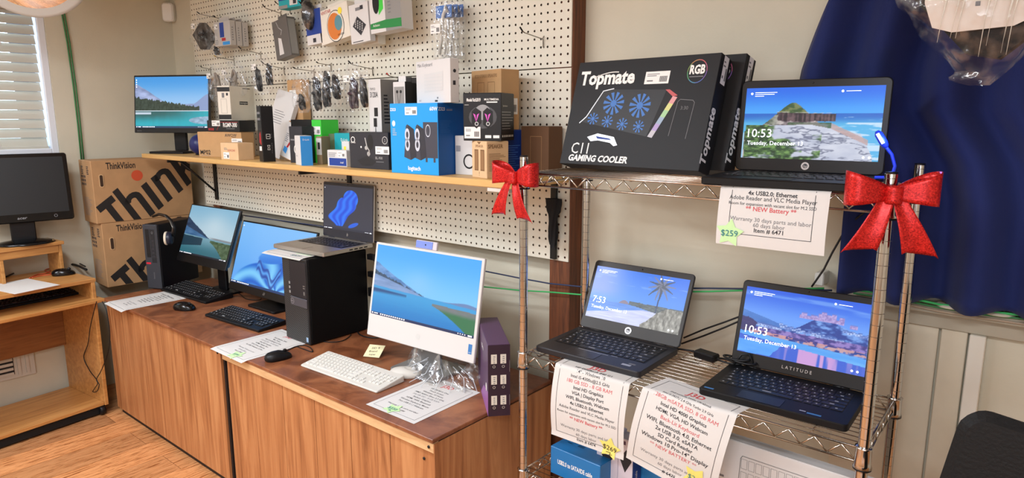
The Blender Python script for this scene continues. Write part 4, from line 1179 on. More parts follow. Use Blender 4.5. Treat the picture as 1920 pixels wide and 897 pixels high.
# ================================================================ PRINTED SHEETS
LINES_DELL = ['I3D', 'HP Elite Desktop', 'Small Form Factor', 'Windows 10 Pro', 'Intel i5 @ 3.2 GHz', '256 GB SSD - 8 GB RAM', 'Intel HD Graphics', 'VGA | Display Port', '6x USB 3.0, Ethernet', 'DVD Drive, Keyboard', 'Mouse', '', 'Warranty 30 days parts', '60 days labor', 'Item # 6470']
def sheet_text(b, fr, W, L, lines, v0, lh, size, border=True, bm=.075):
    """fr(u from 0..W, v distance from the top edge 0..L)"""
    F = lambda u, v: fr(u, L - v)
    if border:
        t_ = .0012; x0, x1, y0, y1 = W * bm, W * (1 - bm), L * bm * .8, L * (1 - bm * .8)
        def seg(ax, ay, bx, by, n=22):
            for i in range(n):
                p, q = i / n, (i + 1) / n
                a = (ax + (bx - ax) * p, ay + (by - ay) * p); c = (ax + (bx - ax) * q, ay + (by - ay) * q)
                if ax == bx: b.poly([fr(a[0] - t_ / 2, a[1]), fr(a[0] + t_ / 2, a[1]), fr(c[0] + t_ / 2, c[1]), fr(c[0] - t_ / 2, c[1])], INK)
                else: b.poly([fr(a[0], a[1] - t_ / 2), fr(a[0], a[1] + t_ / 2), fr(c[0], c[1] + t_ / 2), fr(c[0], c[1] - t_ / 2)], INK)
        seg(x0, y0, x1, y0); seg(x0, y1, x1, y1); seg(x0, y0, x0, y1); seg(x1, y0, x1, y1)
    v = v0
    for ln in lines:
        if isinstance(ln, str): ln = (ln, INK, 1.0, 0.006)
        s_, m, k, bo = (list(ln) + [1.0, 0.006])[:4] if len(ln) < 4 else ln
        if s_:
            g = lambda u, vv, V=v: fr(u, V - vv)
            b.text(s_, g, W / 2, 0, size * k, m, bold=bo, maxw=W * .80)
        v += lh
def flat_sheet(name, label, corners, L_, W_, lines, group=None, curl=None, star=None, lh=.0165, size=.0135, red=True, z=None):
    """corners: top-left position, angle"""
    (x, y), ang = corners
    t = thing(name, label, 'paper sheet', (x, y, z if z is not None else CAB_Z + .0006), ang, group)
    up = .0003
    def fr(u, v, e=0.0): return (u, -v, e + (curl(u, v) if curl else 0))
    b = MB(); b.grid(lambda p, q: fr(p * W_, (1 - q) * L_), 10, 14, PAPER)
    tx = lambda u, v: fr(u, v, up)
    sheet_text(b, tx, W_, L_, lines, L_ * .16, lh, size)
    b.build('sheet', t)
    if star: star(t, fr)
    return t
GRNOTE = mat('green_note', (196, 232, 170), .7); YNOTE = mat('yellow_note', (240, 226, 120), .7); TEAL = mat('pen_teal', (40, 120, 130), .6); PEN = mat('pen_black', (50, 50, 46), .6)
def star_pts(r, k=.52, rot=0):
    return [((r if i % 2 == 0 else r * k) * math.sin(rot + PI * i / 5), (r if i % 2 == 0 else r * k) * math.cos(rot + PI * i / 5)) for i in range(10)]
def star_note(parent, fr, u, v, r, m, text, pen, size, rot=0, trot=0, lift=.0009, squig=True):
    b = MB(); P = star_pts(r, .56, rot); n = len(P)
    vs = [fr(u, v, lift)] + [fr(u + p, v - q, lift + .0012 * (i % 2 == 0)) for i, (p, q) in enumerate(P)]
    b.add(vs, [(0, 1 + (i + 1) % n, 1 + i) for i in range(n)], m)
    g = lambda a, c: fr(a, v - (c - 0), lift + .0016)
    b.text(text, lambda a, c: fr(a, v - c, lift + .0016), u, -size * .35, size, pen, rot=trot, bold=-.01 if False else 0)
    if squig:
        pts = [(u - r * .3, v + size * .65), (u - r * .05, v + size * .6), (u + r * .1, v + size * .62), (u - r * .02, v + size * .95), (u + r * .25, v + size * .85)]
        for p, q in zip(pts[:-1], pts[1:]):
            a = Vector(p); c = Vector(q); tt = (c - a).normalized(); nn = Vector((-tt.y, tt.x)) * .0008
            b.poly([fr(*(a - nn), lift + .0016), fr(*(c - nn), lift + .0016), fr(*(c + nn), lift + .0016), fr(*(a + nn), lift + .0016)], pen)
    return b.build('price_note', parent)
RED_LOGO = ('J3D', REDINK, 2.6, .02)
def edge_curl(u, v):     # front edge drooping over the cabinet edge
    d = v - .27
    return -max(0, d) ** 1.3 * 1.2
S1 = [RED_LOGO, ('', INK), 'HP 24 All in One', 'Touch Screen', 'Windows 10 Home', 'AMD Athlon Silver 2.3 GHz', ('256 GB SSD - 8 GB RAM', GREYINK, 1, .0), 'Radeon Graphics', 'HDMI, WIFI, Bluetooth', 'Wireless Keyboard, Mouse', 'Two USB 3.1 | Webcam', ('', INK), ('Warranty 1 year parts and labor', INK, .9, .0), ('Item # 6480', INK, .9, .0)]
flat_sheet('printed_sheet', 'white printed sheet on the cabinet in front of the white all-in-one computer', ((-1.737, 1.648), R_(.5)), .318, .237, S1, z=CAB_Z + .001,
           star=lambda t, fr: star_note(t, fr, .10, .285, .036, GRNOTE, '$550', TEAL, .02, .3), lh=.0175, size=.0125)
S2 = [RED_LOGO, ('', INK), 'Dell Optiplex 3050', 'Mini Tower', 'Intel i5-6500 @ 3.2 GHz', ('512 GB SSD - 16 GB RAM', GREYINK, 1, .0), 'Intel HD Graphics', 'HDMI, Display Port', 'DVD Drive, Ethernet', '6x USB, Windows 10 Pro', ('', INK), ('Warranty 30 days parts and', GREYINK, .9, 0), ('60 days labor', GREYINK, .9, .0), ('Item # 6468', INK, .9, 0)]
flat_sheet('printed_sheet', 'white printed sheet beside the black mouse, its corner under the black tower', ((-2.69, 1.607), R_(-1)), .335, .262, S2, z=CAB_Z + .001, curl=lambda u, v: -.3 * (v - .322) if v > .322 else 0,
           star=lambda t, fr: star_note(t, fr, .165, .305, .04, GRNOTE, '$399', TEAL, .018, .2, squig=False), lh=.0175, size=.0125)
S3 = [('Lenovo ThinkCentre', INK, 1.5, .01), 'Small Form Factor', 'Windows 10 Pro', 'Intel i5 @ 3.2 GHz', ('256 GB SSD - 8 GB RAM', GREYINK, 1, 0), 'Intel HD Graphics', 'VGA, Display Port', 'WIFI, Ethernet', 'DVD Drive', ('', INK), ('Warranty 30 days parts', GREYINK, .9, 0), ('60 days labor', GREYINK, .9, 0), ('Item # 6465', INK, .9, 0)]
flat_sheet('printed_sheet', 'white printed sheet at the left end of the cabinet, in front of the slim computer', ((-3.81, 1.585), R_(-2)), .32, .245, S3, z=CAB_Z + .001, curl=lambda u, v: -.3 * (v - .30) if v > .30 else 0, lh=.0175, size=.0125)
# sheet under the silver laptop on the tower
def fr_t(t): pass
flat_sheet('printed_sheet', 'white sheet with a green price corner, sticking out under the silver laptop', ((-2.70, 1.765), R_(3)), .235, .27, [('', INK)], z=-.5775, curl=lambda u, v: -.35 * max(0, v - .215) if v > .215 else 0,
           star=lambda t, fr: (lambda b: (b.add([fr(.155, .165, .0004), fr(.262, .165, .0004), fr(.262, .232, .0004), fr(.155, .232, .0004)], [(0, 3, 2, 1)], GRNOTE), b.text('$329', lambda a, c: fr(a, .21 - c, .0008), .2, 0, .03, TEAL), b.build('price_note', t)))(MB()))
# blank paper on the desk
o = MB().box(-.15, .15, -.105, .105, 0, .0012, PAPER).build('blank_paper', None, (*onZ(40, 537, -.845).xy, -.8448), (0, 0, R_(12))); tag(o, 'blank white paper lying on the left of the computer desk top', 'paper')

# sheets hanging over the rack rails
def rail_sheet(label, x, yb, z, ang, W_, L_, lie, lines, v0, star=None, lh=.0165, size=.0125, sway=0.0, rail=RY0 - .004, bm=.075, rr=.009):
    """top-left corner at (x, yb); lies on deck z, bends over the front rail and hangs"""
    t = thing('printed_sheet', label, 'paper sheet', (x, yb, z))
    ca, sa = math.cos(ang), math.sin(ang)
    s_rail = yb - rail
    def fr(u, v, e=0.0):
        X = u * ca + v * sa; S = v * ca - u * sa       # run towards the viewer
        if S < s_rail: return (X, -S, e + .0006)
        q = S - s_rail; arc = rr * PI / 2
        if q < arc:
            th = q / rr; return (X, -s_rail - (rr + e) * math.sin(th), .0006 - rr + (rr + e) * math.cos(th))
        d = q - arc; bow = .012 * math.sin(min(1, d / .2) * PI) 
        return (X + sway * d, -s_rail - rr - e - bow, .0006 - rr - d)
    b = MB(); b.grid(lambda p, q: fr(p * W_, (1 - q) * L_), 16, 60, PAPER)
    sheet_text(b, lambda u, v: fr(u, v, .0005), W_, L_, lines, v0, lh, size, bm=bm)
    b.build('sheet', t)
    if star: star(t, fr)
    return t
R1 = [('J3D', REDINK, 2.6, .02), ('HP EliteBook 840 G1', INK, 1.1, .006), ('14" - Windows 10', INK, 1, .004), ('Intel i5-4300u@2.5 GHz', INK, 1, .004), ('180 GB SSD - 8 GB RAM', REDINK, 1.15, .0), ('Intel HD Graphics', INK, 1.05, .015), ('VGA | Display Port', INK, 1.05, .015),
      ('WIFI, Bluetooth, Webcam', INK, 1.05, .015), ('4x USB2.0; Ethernet', INK, 1.05, .015), ('Adobe Reader and VLC Media Player', INK, .95, 0), ('Room for expansion with vacant slot for M.2 SSD', INK, .8, 0), ('** NEW Battery **', REDINK, 1.1, .01), ('', INK), ('Warranty 30 days parts and labor', GREYINK, 1, 0), ('60 days labor', GREYINK, 1, 0), ('Item # 6474', INK, 1, .008)]
rail_sheet('printed price sheet with yellow star hanging under the palm beach laptop', -1.072, 1.60, Zm, 0, .244, .318, .07, R1, .072, sway=-.05, lh=.0158, size=.0128,
           star=lambda t, fr: star_note(t, fr, .20, .295, .036, YNOTE, '$269', PEN, .022, .15, -.1))
R2 = [('J3D', REDINK, 2.6, .02), ('Dell Latitude 6430u Ultrabook', INK, .8, 0), ('Intel i5-3437U 2.4 GHz Turbo 2.9 GHz', INK, .75, .005), ('128GB mSATA SSD, 8 GB RAM', REDINK, 1.15, 0), ('Intel HD 4000 Graphics', INK, 1.1, .015), ('HDMI, VGA, HD Webcam', INK, 1.1, .012), ('Back-Lit Keyboard', REDINK, 1.2, .0), ('WIFI, Bluetooth 4.0, Ethernet', INK, 1.25, .012),
      ('2x USB 3.0, eSATA', INK, 1.25, .012), ('SD Card Reader', INK, 1.2, .012), ('Windows 10 Pro-14" Display', INK, 1.3, .012), ('** NEW BATTERY **', REDINK, 1.2, 0), ('', INK), ('Warranty 30 days parts and labor', GREYINK, 1.05, 0), ('60 days labor', GREYINK, 1.05, 0), ('# 6475', INK, 1.1, .006)]
rail_sheet('printed price sheet with yellow star hanging under the castle-screen laptop', -.769, 1.612, Zm, R_(-11), .25, .325, .1, R2, .06, lh=.0166, size=.0122,
           star=lambda t, fr: star_note(t, fr, .195, .275, .038, YNOTE, '$269', TEAL, .02, .4, 0))
R3 = [('4x USB2.0; Ethernet', INK, 1.1, .02), ('Adobe Reader and VLC Media Player', INK, 1.15, .0), ('Room for expansion with vacant slot for M.2 SSD', INK, .85, 0), ('** NEW Battery **', REDINK, 1.2, .012), ('', INK), ('Warranty 30 days parts and labor', GREYINK, 1.1, 0), ('60 days labor', GREYINK, 1.1, 0), ('Item # 6471', INK, 1.15, .012)]
rail_sheet('printed price sheet with green star hanging under the headland-screen laptop', -.607, 1.66, Zt, R_(0), .238, .29, .1, R3, .172, lh=.0118, size=.0118, bm=.12, rr=.009,
           star=lambda t, fr: star_note(t, fr, .032, .262, .034, GRNOTE, '$259', TEAL, .02, .1, 0, squig=False))

# ================================================================ BROWN MONITOR BOXES
BIGBLK = mat('stencil_black', (30, 26, 24), .7); ORNG = mat('orange_dot', (196, 78, 44), .7)
def thin_box(label, z, h, dy, group=None, dx=0, d=.54):
    t = thing('monitor_box', label, 'cardboard box', (-4.245 + dx, 1.405 + dy, z), R_(-2), group)
    w = .20
    b = MB(); b.box(-w / 2, w / 2, 0, d, 0, h, KRAFT, .003)
    fs = faces(b, w, d, h); R, F = fs['R'], fs['F']
    R.text('ThinkVision', .28, .86, .052, BIGBLK, 1, al='c', bold=.02, xs=.62)
    # giant diagonal word, printed off the lower and upper edges
    base = R.fr(1)
    O = (.1205, -.1075) if h < .36 else (.1355, -.14)
    def clip(P):
        for ax, lim, sg in ((0, .004, 1), (0, R.w - .004, -1), (1, .004, 1), (1, R.h - .004, -1)):
            Q = []
            for q0, q1 in zip(P, P[1:] + P[:1]):
                a0, a1 = (q0[ax] - lim) * sg, (q1[ax] - lim) * sg
                if a0 >= 0: Q.append(q0)
                if a0 * a1 < 0: t_ = a0 / (a0 - a1); Q.append((q0[0] + (q1[0] - q0[0]) * t_, q0[1] + (q1[1] - q0[1]) * t_))
            P = Q
            if len(P) < 3: return None
        return P
    def ab(P):
        P = clip([(O[0] + a * .809 - c * .5, O[1] + a * .588 + c * .866) for a, c in P])
        if P: b.poly([base(*p) for p in P], BIGBLK)
    def bar_(a0, a1, c0, c1): ab([(a0, c0), (a1, c0), (a1, c1), (a0, c1)])
    def arch(a0, a1, wd, c0, top):
        m_, ro, ri = (a0 + a1) / 2, (a1 - a0) / 2, (a1 - a0) / 2 - wd
        for k in range(8):
            t0, t1 = PI * k / 8, PI * (k + 1) / 8
            ab([(m_ + ro * math.cos(t0), top - ro * .8 + ro * .8 * math.sin(t0)), (m_ + ro * math.cos(t1), top - ro * .8 + ro * .8 * math.sin(t1)), (m_ + ri * math.cos(t1), top - ro * .8 + max(ri, .004) * .7 * math.sin(t1)), (m_ + ri * math.cos(t0), top - ro * .8 + max(ri, .004) * .7 * math.sin(t0))])
        bar_(a1 - wd, a1, c0, top - ro * .8)
    bar_(0, .105, .195, .235); bar_(.036, .073, 0, .196)
    bar_(.118, .155, 0, .245); arch(.13, .238, .037, 0, .178)
    bar_(.262, .302, 0, .172)
    bar_(.332, .370, 0, .172); arch(.344, .452, .037, 0, .178)
    bar_(.480, .518, 0, .245); ab([(.515, .07), (.515, .115), (.575, .172), (.622, .172)]); ab([(.530, .09), (.560, .115), (.625, 0), (.582, 0)])
    if h < .36: R.disc(.43, .245 / .353 + .04, .031, ORNG, 2)
    for k, (x0, y0) in enumerate(((.15, .8), (.6, .8))):
        F.lines(x0, .78, x0 + .22, .92, 5, INK, 1, .5)
    for i in range(3):
        for j in range(3): F.rect(.12 + i * .13, .60 + j * .06, .2 + i * .13, .64 + j * .06, INK)
    F.lines(.15, .12, .8, .42, 12, GREYINK, 1, .3)
    b.build('carton', t)
    for v in ((.70, .24) if h > .38 else (.68,)):
        q = MB(); q.slab(.024, .075, .003, .0115, mat('handle_rim', (196, 160, 116), .7), axis='y', ch=.0005)
        q.slab(.016, .064, .0033, .0075, mat('handle_dark', (60, 40, 26), .9), axis='y', ch=.0003, z=-.0006)
        q.build('hand_hole', t, (w / 2 + .0028, .045, v * h), (0, 0, R_(90)))
    return t
b2 = thin_box('brown monitor box with black lettering, upper one of the stack in the corner', -.5835, .353, -.02)
b1 = thin_box('brown monitor box with black lettering, lower one of the stack in the corner', CAB_Z, .3705, 0)

# ================================================================ BOXED GOODS ON THE WALL SHELF
Sz = SHELF_Z
DKRED = mat('print_red', (170, 40, 44), .55); LOGI = mat('cyan_card', (20, 150, 222), .5); LOGID = mat('deep_blue_card', (10, 84, 160), .5)
DG = mat('charcoal_card', (40, 40, 46), .55); BLKC = mat('black_card', (18, 18, 20), .42); CREAM = mat('cream_card', (224, 218, 204), .6); CARDW = mat('white_card', (212, 210, 207), .5)
GREEN = mat('green_card', (60, 200, 60), .5); GREEND = mat('dark_green', (30, 130, 60), .55); TEALC = mat('teal_card', (30, 160, 170), .5); BLUEC2 = mat('blue_card', (50, 140, 210), .5); NAVYC = mat('navy_card', (30, 60, 140), .55); PINK = mat('pink_print', (214, 90, 190), .5); PURP = mat('purple_card', (84, 56, 88), .45)
FANB = mat('fan_blue', (58, 112, 184), .5); GREY = mat('grey_card', (140, 138, 134), .6); ORC = mat('orange_print', (208, 120, 50), .55); YEL = mat('yellow_print', (240, 220, 60), .5)

def d_mp(f, b):
    f['F'].text('MP02', .16, .10, .032, BLACK, bold=.02); f['F'].lines(.06, .05, .36, .08, 1, GREYINK); f['F'].text('AWOW', .9, .82, .022, INK, al='r', bold=.01); f['F'].line([(.8, .80), (.88, .80)], .002, INK)
carton('product_box', 'long brown box marked MP02, beside the shelf monitor stand', 'box', -3.341, 1.713, Sz, 16, .299, .085, .127, KRAFTM, d_mp, stick=[('F', .78, .52, .07, .03)])
def d_st(f, b): f['F'].lines(.2, .6, .42, .75, 3, GREYINK); f['F'].text('AWOW', .62, .5, .016, DKRED)
carton('product_box', 'small light tan box in front of the brown MP02 box', 'box', -3.075, 1.622, Sz, 7, .133, .085, .08, KRAFT2, d_st, stick=[('F', .15, .08, .045, .03)])
def d_rb(f, b):
    f['F'].text('RGMP-300', .72, .42, .030, WHITE, bold=.02, maxw=.1); f['F'].rect(.6, .25, .86, .3, GREYINK)
    for i in range(3): f['F'].rect(.04 + i * .06, .1, .08 + i * .06, .32, DKRED)
    f['F'].line([(.3, .12), (.42, .85), (.96, .85)], .002, DKRED)
carton('product_box', 'flat black and red box stacked on the brown MP02 box', 'box', -3.31, 1.722, Sz + .1295, 12, .235, .10, .056, BLKC, d_rb, stick=[('F', .16, .5, .06, .028)])
def d_ws(f, b):
    f['F'].rect(.0, .84, 1, .97, BLKC); f['F'].rect(0, .02, 1, .16, BLKC); f['F'].line([(.25, .2), (.7, .2), (.7, .62), (.25, .62), (.25, .2)], .001, GREYINK); f['F'].rect(.35, .66, .55, .8, GREYINK); f['F'].rect(.7, .72, .85, .80, INK)
    f['R'].rect(.35, .46, .68, .56, BLKC); f['R'].text('kensington', .515, .49, .014, WHITE, 2); f['R'].rect(.5, .94, .8, .965, INK)
carton('product_box', 'white cube-like box with black bands, on top of the flat black and red box', 'box', -3.305, 1.735, Sz + .188, 26, .072, .21, .168, CREAM, d_ws)
def d_tb(f, b):
    f['R'].text('STORMVISION', .65, .5, .02, WHITE, rot=-PI / 2, maxw=.08) if False else None
    f['R'].line([(.35, .42), (.65, .42), (.65, .50), (.35, .50), (.35, .42)], .0015, WHITE); f['R'].line([(.42, .46), (.58, .46)], .0015, WHITE)
    f['R'].line([(.40, .22), (.60, .22), (.55, .26), (.60, .30), (.40, .30), (.45, .26), (.40, .22)], .0015, WHITE); f['R'].lines(.74, .16, .80, .36, 6, GREYINK); f['R'].lines(.72, .44, .78, .52, 3, GREYINK)
    f['F'].rect(.1, .86, .8, .90, GREYINK); f['F'].rect(.1, .75, .8, .79, GREYINK); f['F'].poly([(.3, .35), (.8, .3), (.7, .55), (.4, .5)], DKRED); f['F'].rect(.2, .2, .8, .28, STICK)
carton('product_box', 'tall narrow black box standing at the front edge of the wall shelf', 'box', -2.842, 1.65, Sz, -15, .062, .055, .25, BLKC, d_tb)
# leaning white box
def d_lw(f, b): f['F'].lines(.15, .5, .7, .72, 6, GREYINK, 1, .25); f['F'].lines(.1, .12, .5, .18, 2, GREYINK)
t = carton('product_box', 'large white boxed pack leaning against the pegboard behind the tall black box', 'box', -3.00, 1.785, Sz + .006, 0, .17, .025, .32, CARDW, d_lw, tilt=12)
t.rotation_euler = (R_(-15), R_(11), 0); t.location.z = Sz + .019
def d_ar(f, b): f['F'].text('Arris', .45, .90, .016, INK); f['F'].lines(.3, .4, .55, .46, 3, GREYINK, 1, .3)
p0, p1, p2 = onY(525, 150, 1.82), onY(552, 150, 1.82), onY(582, 150, 1.92)
carton('product_box', 'tall brown box standing upright behind the leaning packs, against the pegboard', 'box', (p0.x + p1.x) / 2 - .03, 1.875, Sz, 0, p1.x - p0.x, .045, p1.z - Sz + .005, KRAFTM, d_ar, stick=[('F', .15, .77, .055, .04)])
# leaning brown and print pack
def d_le(f, b):
    f['F'].rect(.02, .02, .95, .98, CARDW, 1); f['F'].poly([(.75, .75), (.93, .85), (.5, .3), (.35, .3)], DKRED, 2); f['F'].poly([(.15, .18), (.45, .12), (.5, .28), (.2, .32)], BLUEC2, 2); f['F'].lines(.1, .45, .4, .7, 5, GREYINK, 2)
t = carton('product_box', 'open brown box with a red and white printed front, leaning left of the green-ended box', 'box', -2.80, 1.745, Sz + .013, 0, .095, .05, .17, KRAFT, d_le, stick=[('F', .2, .86, .06, .024)])
t.rotation_euler = (R_(-12), R_(14), 0)
p0, p1 = onY(523, 300, 1.70), onY(549, 300, 1.70)
def d_bt(f, b):
    f['F'].disc(.55, .38, .022, WHITE, 1, hole=.018); f['F'].text('W', .55, .34, .018, WHITE); f['F'].rect(.1, .62, .4, .66, GREYINK)
carton('product_box', 'dark box with a round white emblem beside the white and blue box', 'box', -2.635, 1.70, Sz, 0, .10, .06, .16, DG, d_bt, stick=[('F', .5, .03, .05, .035)])
def d_rz(f, b):
    f['F'].rect(.70, .0, 1, 1, GREEN, 1); f['R'].rect(0, 0, 1, 1, GREEN, 1)
    for k in range(3): f['F'].line([(.56, .5 + .1 * k), (.60, .60 + .06 * k), (.66, .55 + .1 * k)], .0018, GREEN)
    f['F'].disc(.6, .6, .006, GREEN)
p0, p1 = onY(551, 240, 1.78), onY(608, 240, 1.78)
carton('product_box', 'black box with a bright green end, behind the white and blue box', 'box', (p0.x + p1.x) / 2, 1.765, Sz + .0, 0, p1.x - p0.x, .09, onY(600, 225, 1.785).z - Sz, BLKC, d_rz, stick=[('F', .68, .66, .068, .036)])
def d_wb(f, b):
    f['R'].rect(.0, .0, 1, 1, BLUEC2, 1); f['R'].text('D-Link', .5, .85, .010, WHITE, 2); f['F'].lines(.15, .3, .5, .34, 2, GREYINK)
carton('product_box', 'small upright box, white front and blue side, at the shelf front edge', 'box', -2.515, 1.63, Sz, -20, .10, .048, .123, CARDW, d_wb)
carton('product_box', 'narrow taupe box with a white end beside the white and blue box', 'box', -2.478, 1.71, Sz, 20, .026, .065, .118, mat('taupe_card', (150, 128, 98), .7), lambda f, b: (f['F'].rect(0, .35, 1, .95, CARDW), f['F'].rect(.3, .55, .7, .8, INK, 2)))
p0 = onY(613, 270, 1.8); p1 = onY(633, 270, 1.8)
carton('product_box', 'olive green box standing behind the taupe box', 'box', (p0.x + p1.x) / 2, 1.80, Sz, 0, p1.x - p0.x + .03, .08, .128, mat('olive_card', (96, 112, 82), .6))
p0 = onY(630, 270, 1.78); p1 = onY(656, 270, 1.78)
carton('product_box', 'teal box behind the small white and navy box', 'box', (p0.x + p1.x) / 2, 1.78, Sz, 0, p1.x - p0.x + .02, .07, .132, TEALC, lambda f, b: f['F'].text('D-Link', .6, .75, .018, WHITE), stick=None)
carton('product_box', 'white and yellow small box leaning by the charcoal microphone box', 'box', onY(648, 290, 1.735).x, 1.735, Sz, 0, .05, .03, .10, CARDW, lambda f, b: f['F'].rect(.3, .5, .6, .8, YEL))
def d_sn(f, b):
    f['F'].rect(.08, .05, .98, .52, NAVYC); f['F'].text('intel', .75, .2, .012, WHITE, 2); f['F'].rect(.0, .0, .08, 1, CARDW); f['F'].lines(.05, .6, .5, .9, 3, GREYINK)
carton('product_box', 'small white and navy box at the front of the shelf, left of the microphone box', 'box', -2.318, 1.684, Sz, 3.7, .118, .035, .066, CARDW, d_sn, stick=[('F', .55, .58, .045, .025)])
def d_mc(f, b):
    F = f['F']; F.disc(.10, .80, .012, WHITE, 1, hole=.009); F.text('YENKEE', .1, .70, .008, WHITE)
    F.disc(.55, .74, .017, mat('print_black', (20, 20, 22), .5), 1, asp=1.8); F.line([(.42, .85), (.46, .62), (.52, .5), (.50, .36)], .005, LABSIL); F.disc(.31, .60, .004, WHITE); F.disc(.44, .58, .008, LABSIL); F.disc(.5, .42, .009, LABSIL)
    F.poly([(.2, .22), (.45, .36), (.7, .22), (.58, .10), (.32, .08)], mat('print_dark', (28, 28, 32), .5), 1); F.text('BL-900', .76, .28, .014, LABSIL)
    F.lines(.68, .2, .96, .24, 1, GREYINK); F.disc(.92, .80, .015, LABSIL, 1, hole=.012); F.text('2', .92, .76, .015, LABSIL)
carton('product_box', 'charcoal microphone box left of the large blue speaker box', 'box', -2.107, 1.68, Sz, 3.7, .22, .10, .141, DG, d_mc, stick=[('F', .68, .42, .075, .03)])
# big blue speaker box
def d_lg(f, b):
    F = f['F']; DGY = mat('print_speaker', (62, 62, 72), .5); RING = mat('print_ring', (196, 200, 210), .5)
    f['R'].rect(0, 0, 1, 1, LOGID, .6)
    for x in (.29, .50):
        F.poly([(x, .24), (x + .14, .20), (x + .24, .24), (x + .18, .66), (x + .08, .71), (x + .05, .68)], DGY, 1)
        F.poly([(x + .14, .20), (x + .26, .25), (x + .22, .64), (x + .10, .70)], mat('print_speaker2', (44, 44, 52), .5), 2)
        for v in (.56, .42): F.disc(x + .08, v, .012, RING, 3, asp=1.9, hole=.006)
    F.rect(.70, .24, .99, .74, DGY, 1); F.rect(.74, .18, .78, .24, DGY, 1); F.rect(.90, .18, .94, .24, DGY, 1)
    F.disc(.80, .62, .012, RING, 2, asp=1.8, hole=.010)
    F.text('Z323', .07, .90, .014, WHITE, bold=.02); F.text('60W', .92, .90, .018, WHITE, bold=.02); F.text('logitech', .5, .055, .020, WHITE, bold=.02)
    F.disc(.08, .72, .008, WHITE, 1, asp=1.3); F.lines(.05, .55, .14, .66, 4, LABSIL)
    R = f['R']; R.text('Z323', .13, .90, .016, WHITE, 2); R.lines(.3, .9, .6, .93, 2, LABSIL, 2); R.lines(.07, .6, .5, .78, 9, FANB, 2, .25)
carton('speaker_box', 'large bright blue speaker box in the middle of the wall shelf', 'box', -1.785, 1.625, Sz, 2.5, .236, .145, .247, LOGI, d_lg, stick=[('F', .33, .84, .06, .028)])
def d_kb(f, b):
    F = f['F']; F.text('Mini Keyboard', .05, .87, .018, GREYINK, al='l'); 
    LG = mat('print_pale', (206, 206, 204), .5); F.poly([(.25, .25), (.8, .29), (.8, .73), (.25, .69)], LG, 1)
    for j in range(5):
        for i in range(11): F.rect(.265 + i * .048, .29 + j * .08, .30 + i * .048, .345 + j * .08, CARDW, 2)
    F.lines(.08, .05, .16, .09, 3, GREYINK); F.rect(.62, .1, .66, .14, GREYINK); F.rect(.56, .03, .64, .07, INK)
    f['R'].disc(.5, .72, .006, INK); f['R'].rect(.3, .4, .6, .5, INK)
carton('keyboard_box', 'white mini keyboard box standing on top of the blue speaker box', 'box', -1.735, 1.675, Sz + .2487, -14, .235, .035, .146, CARDW, d_kb)
def d_tp(f, b):
    f['R'].rect(0, 0, 1, 1, GREY, .6); f['F'].text('TRIPOD', .35, .88, .014, INK, al='c', xs=.7); f['F'].text('3120A', .45, .80, .030, INK, xs=.62, bold=.02)
    f['F'].rect(.42, .58, .72, .68, BLACK); f['F'].rect(.35, .46, .62, .56, BLACK)
    for u in (.38, .5, .62): f['F'].line([(.5, .48), (u, .06)], .002, INK)
    f['R'].text('3120A', .55, .6, .04, INK, 2, rot=-PI / 2); f['R'].lines(.12, .5, .4, .85, 9, INK, 2, .4)
p0 = onY(690, 150, 1.80); p1 = onY(713, 150, 1.80)
carton('tripod_box', 'tall white and grey tripod box behind the charcoal microphone box', 'box', (p0.x + p1.x) / 2, 1.80, Sz, 0, p1.x - p0.x, .115, p0.z - Sz, CARDW, d_tp)
p0 = onY(737, 160, 1.86); p1 = onY(822, 150, 1.86)
carton('product_box', 'tall black box against the pegboard behind the hanging earphone packs', 'box', (p0.x + p1.x) / 2 + .01, 1.875, Sz, 0, (p1.x - p0.x), .045, onY(780, 146, 1.875).z - Sz, BLKC)
# black speaker pair box, brown speaker box and neighbours
def d_ts(f, b):
    F, R = f['F'], f['R']; BP = mat('kraft_print', (120, 88, 56), .8)
    for x in (.18, .58): F.rect(x, .2, x + .26, .78, BP); F.rect(x + .03, .23, x + .23, .75, mat('kraft_print2', (146, 110, 74), .8), 2)
    F.text('SPEAKER', .5, .84, .012, BP, maxw=.07); F.poly([(.35, .99), (.5, .92), (.62, .99)], BP); F.text('!', .5, .06, .02, BP)
    R.text('SPEAKER', .40, .82, .018, BP, bold=.02, maxw=.06); R.lines(.1, .2, .9, .7, 12, BP, 1, .3)
carton('speaker_box', 'brown speaker box under the black speaker box, behind the left red bow', 'box', -1.500, 1.655, Sz, -14, .088, .088, .1205, KRAFT2, d_ts)
def d_bs(f, b):
    F, R = f['F'], f['R']
    GLOW = mat('print_glow', (150, 150, 150), .5)
    F.disc(.52, .50, .050, mat('print_glow2', (74, 74, 76), .5), 1, asp=.75); F.disc(.52, .6, .028, GLOW, 2, asp=.9)
    for c_, x in ((-1, .36), (1, .66)):
        F.poly([(x - .13, .62), (x - .02, .70), (x + .12, .62), (x + .12, .38), (x, .26), (x - .13, .34)], BLKC, 3)
        F.poly([(x - .09, .58), (x - .03, .55), (x - .01, .40)], PINK, 4); F.poly([(x + .07, .58), (x + .01, .55), (x - .01, .40)], PINK, 4); F.disc(x, .36, .007, LABSIL, 4, hole=.004)
    F.text('Model Rch2019', .28, .83, .015, WHITE, bold=.03, maxw=.05); F.text('MULTIMEDIA', .75, .85, .009, WHITE, bold=.02); F.rect(.62, .80, .9, .825, WHITE)
    F.rect(.58, .06, .74, .12, WHITE); F.rect(.79, .06, .95, .12, WHITE); F.lines(.04, .755, .2, .77, 1, WHITE)
    R.text('Specifications', .3, .72, .008, WHITE); R.lines(.05, .25, .92, .66, 7, LABSIL, 1, .18)
    for i in range(7): R.disc(.1 + i * .13, .1, .004, WHITE)
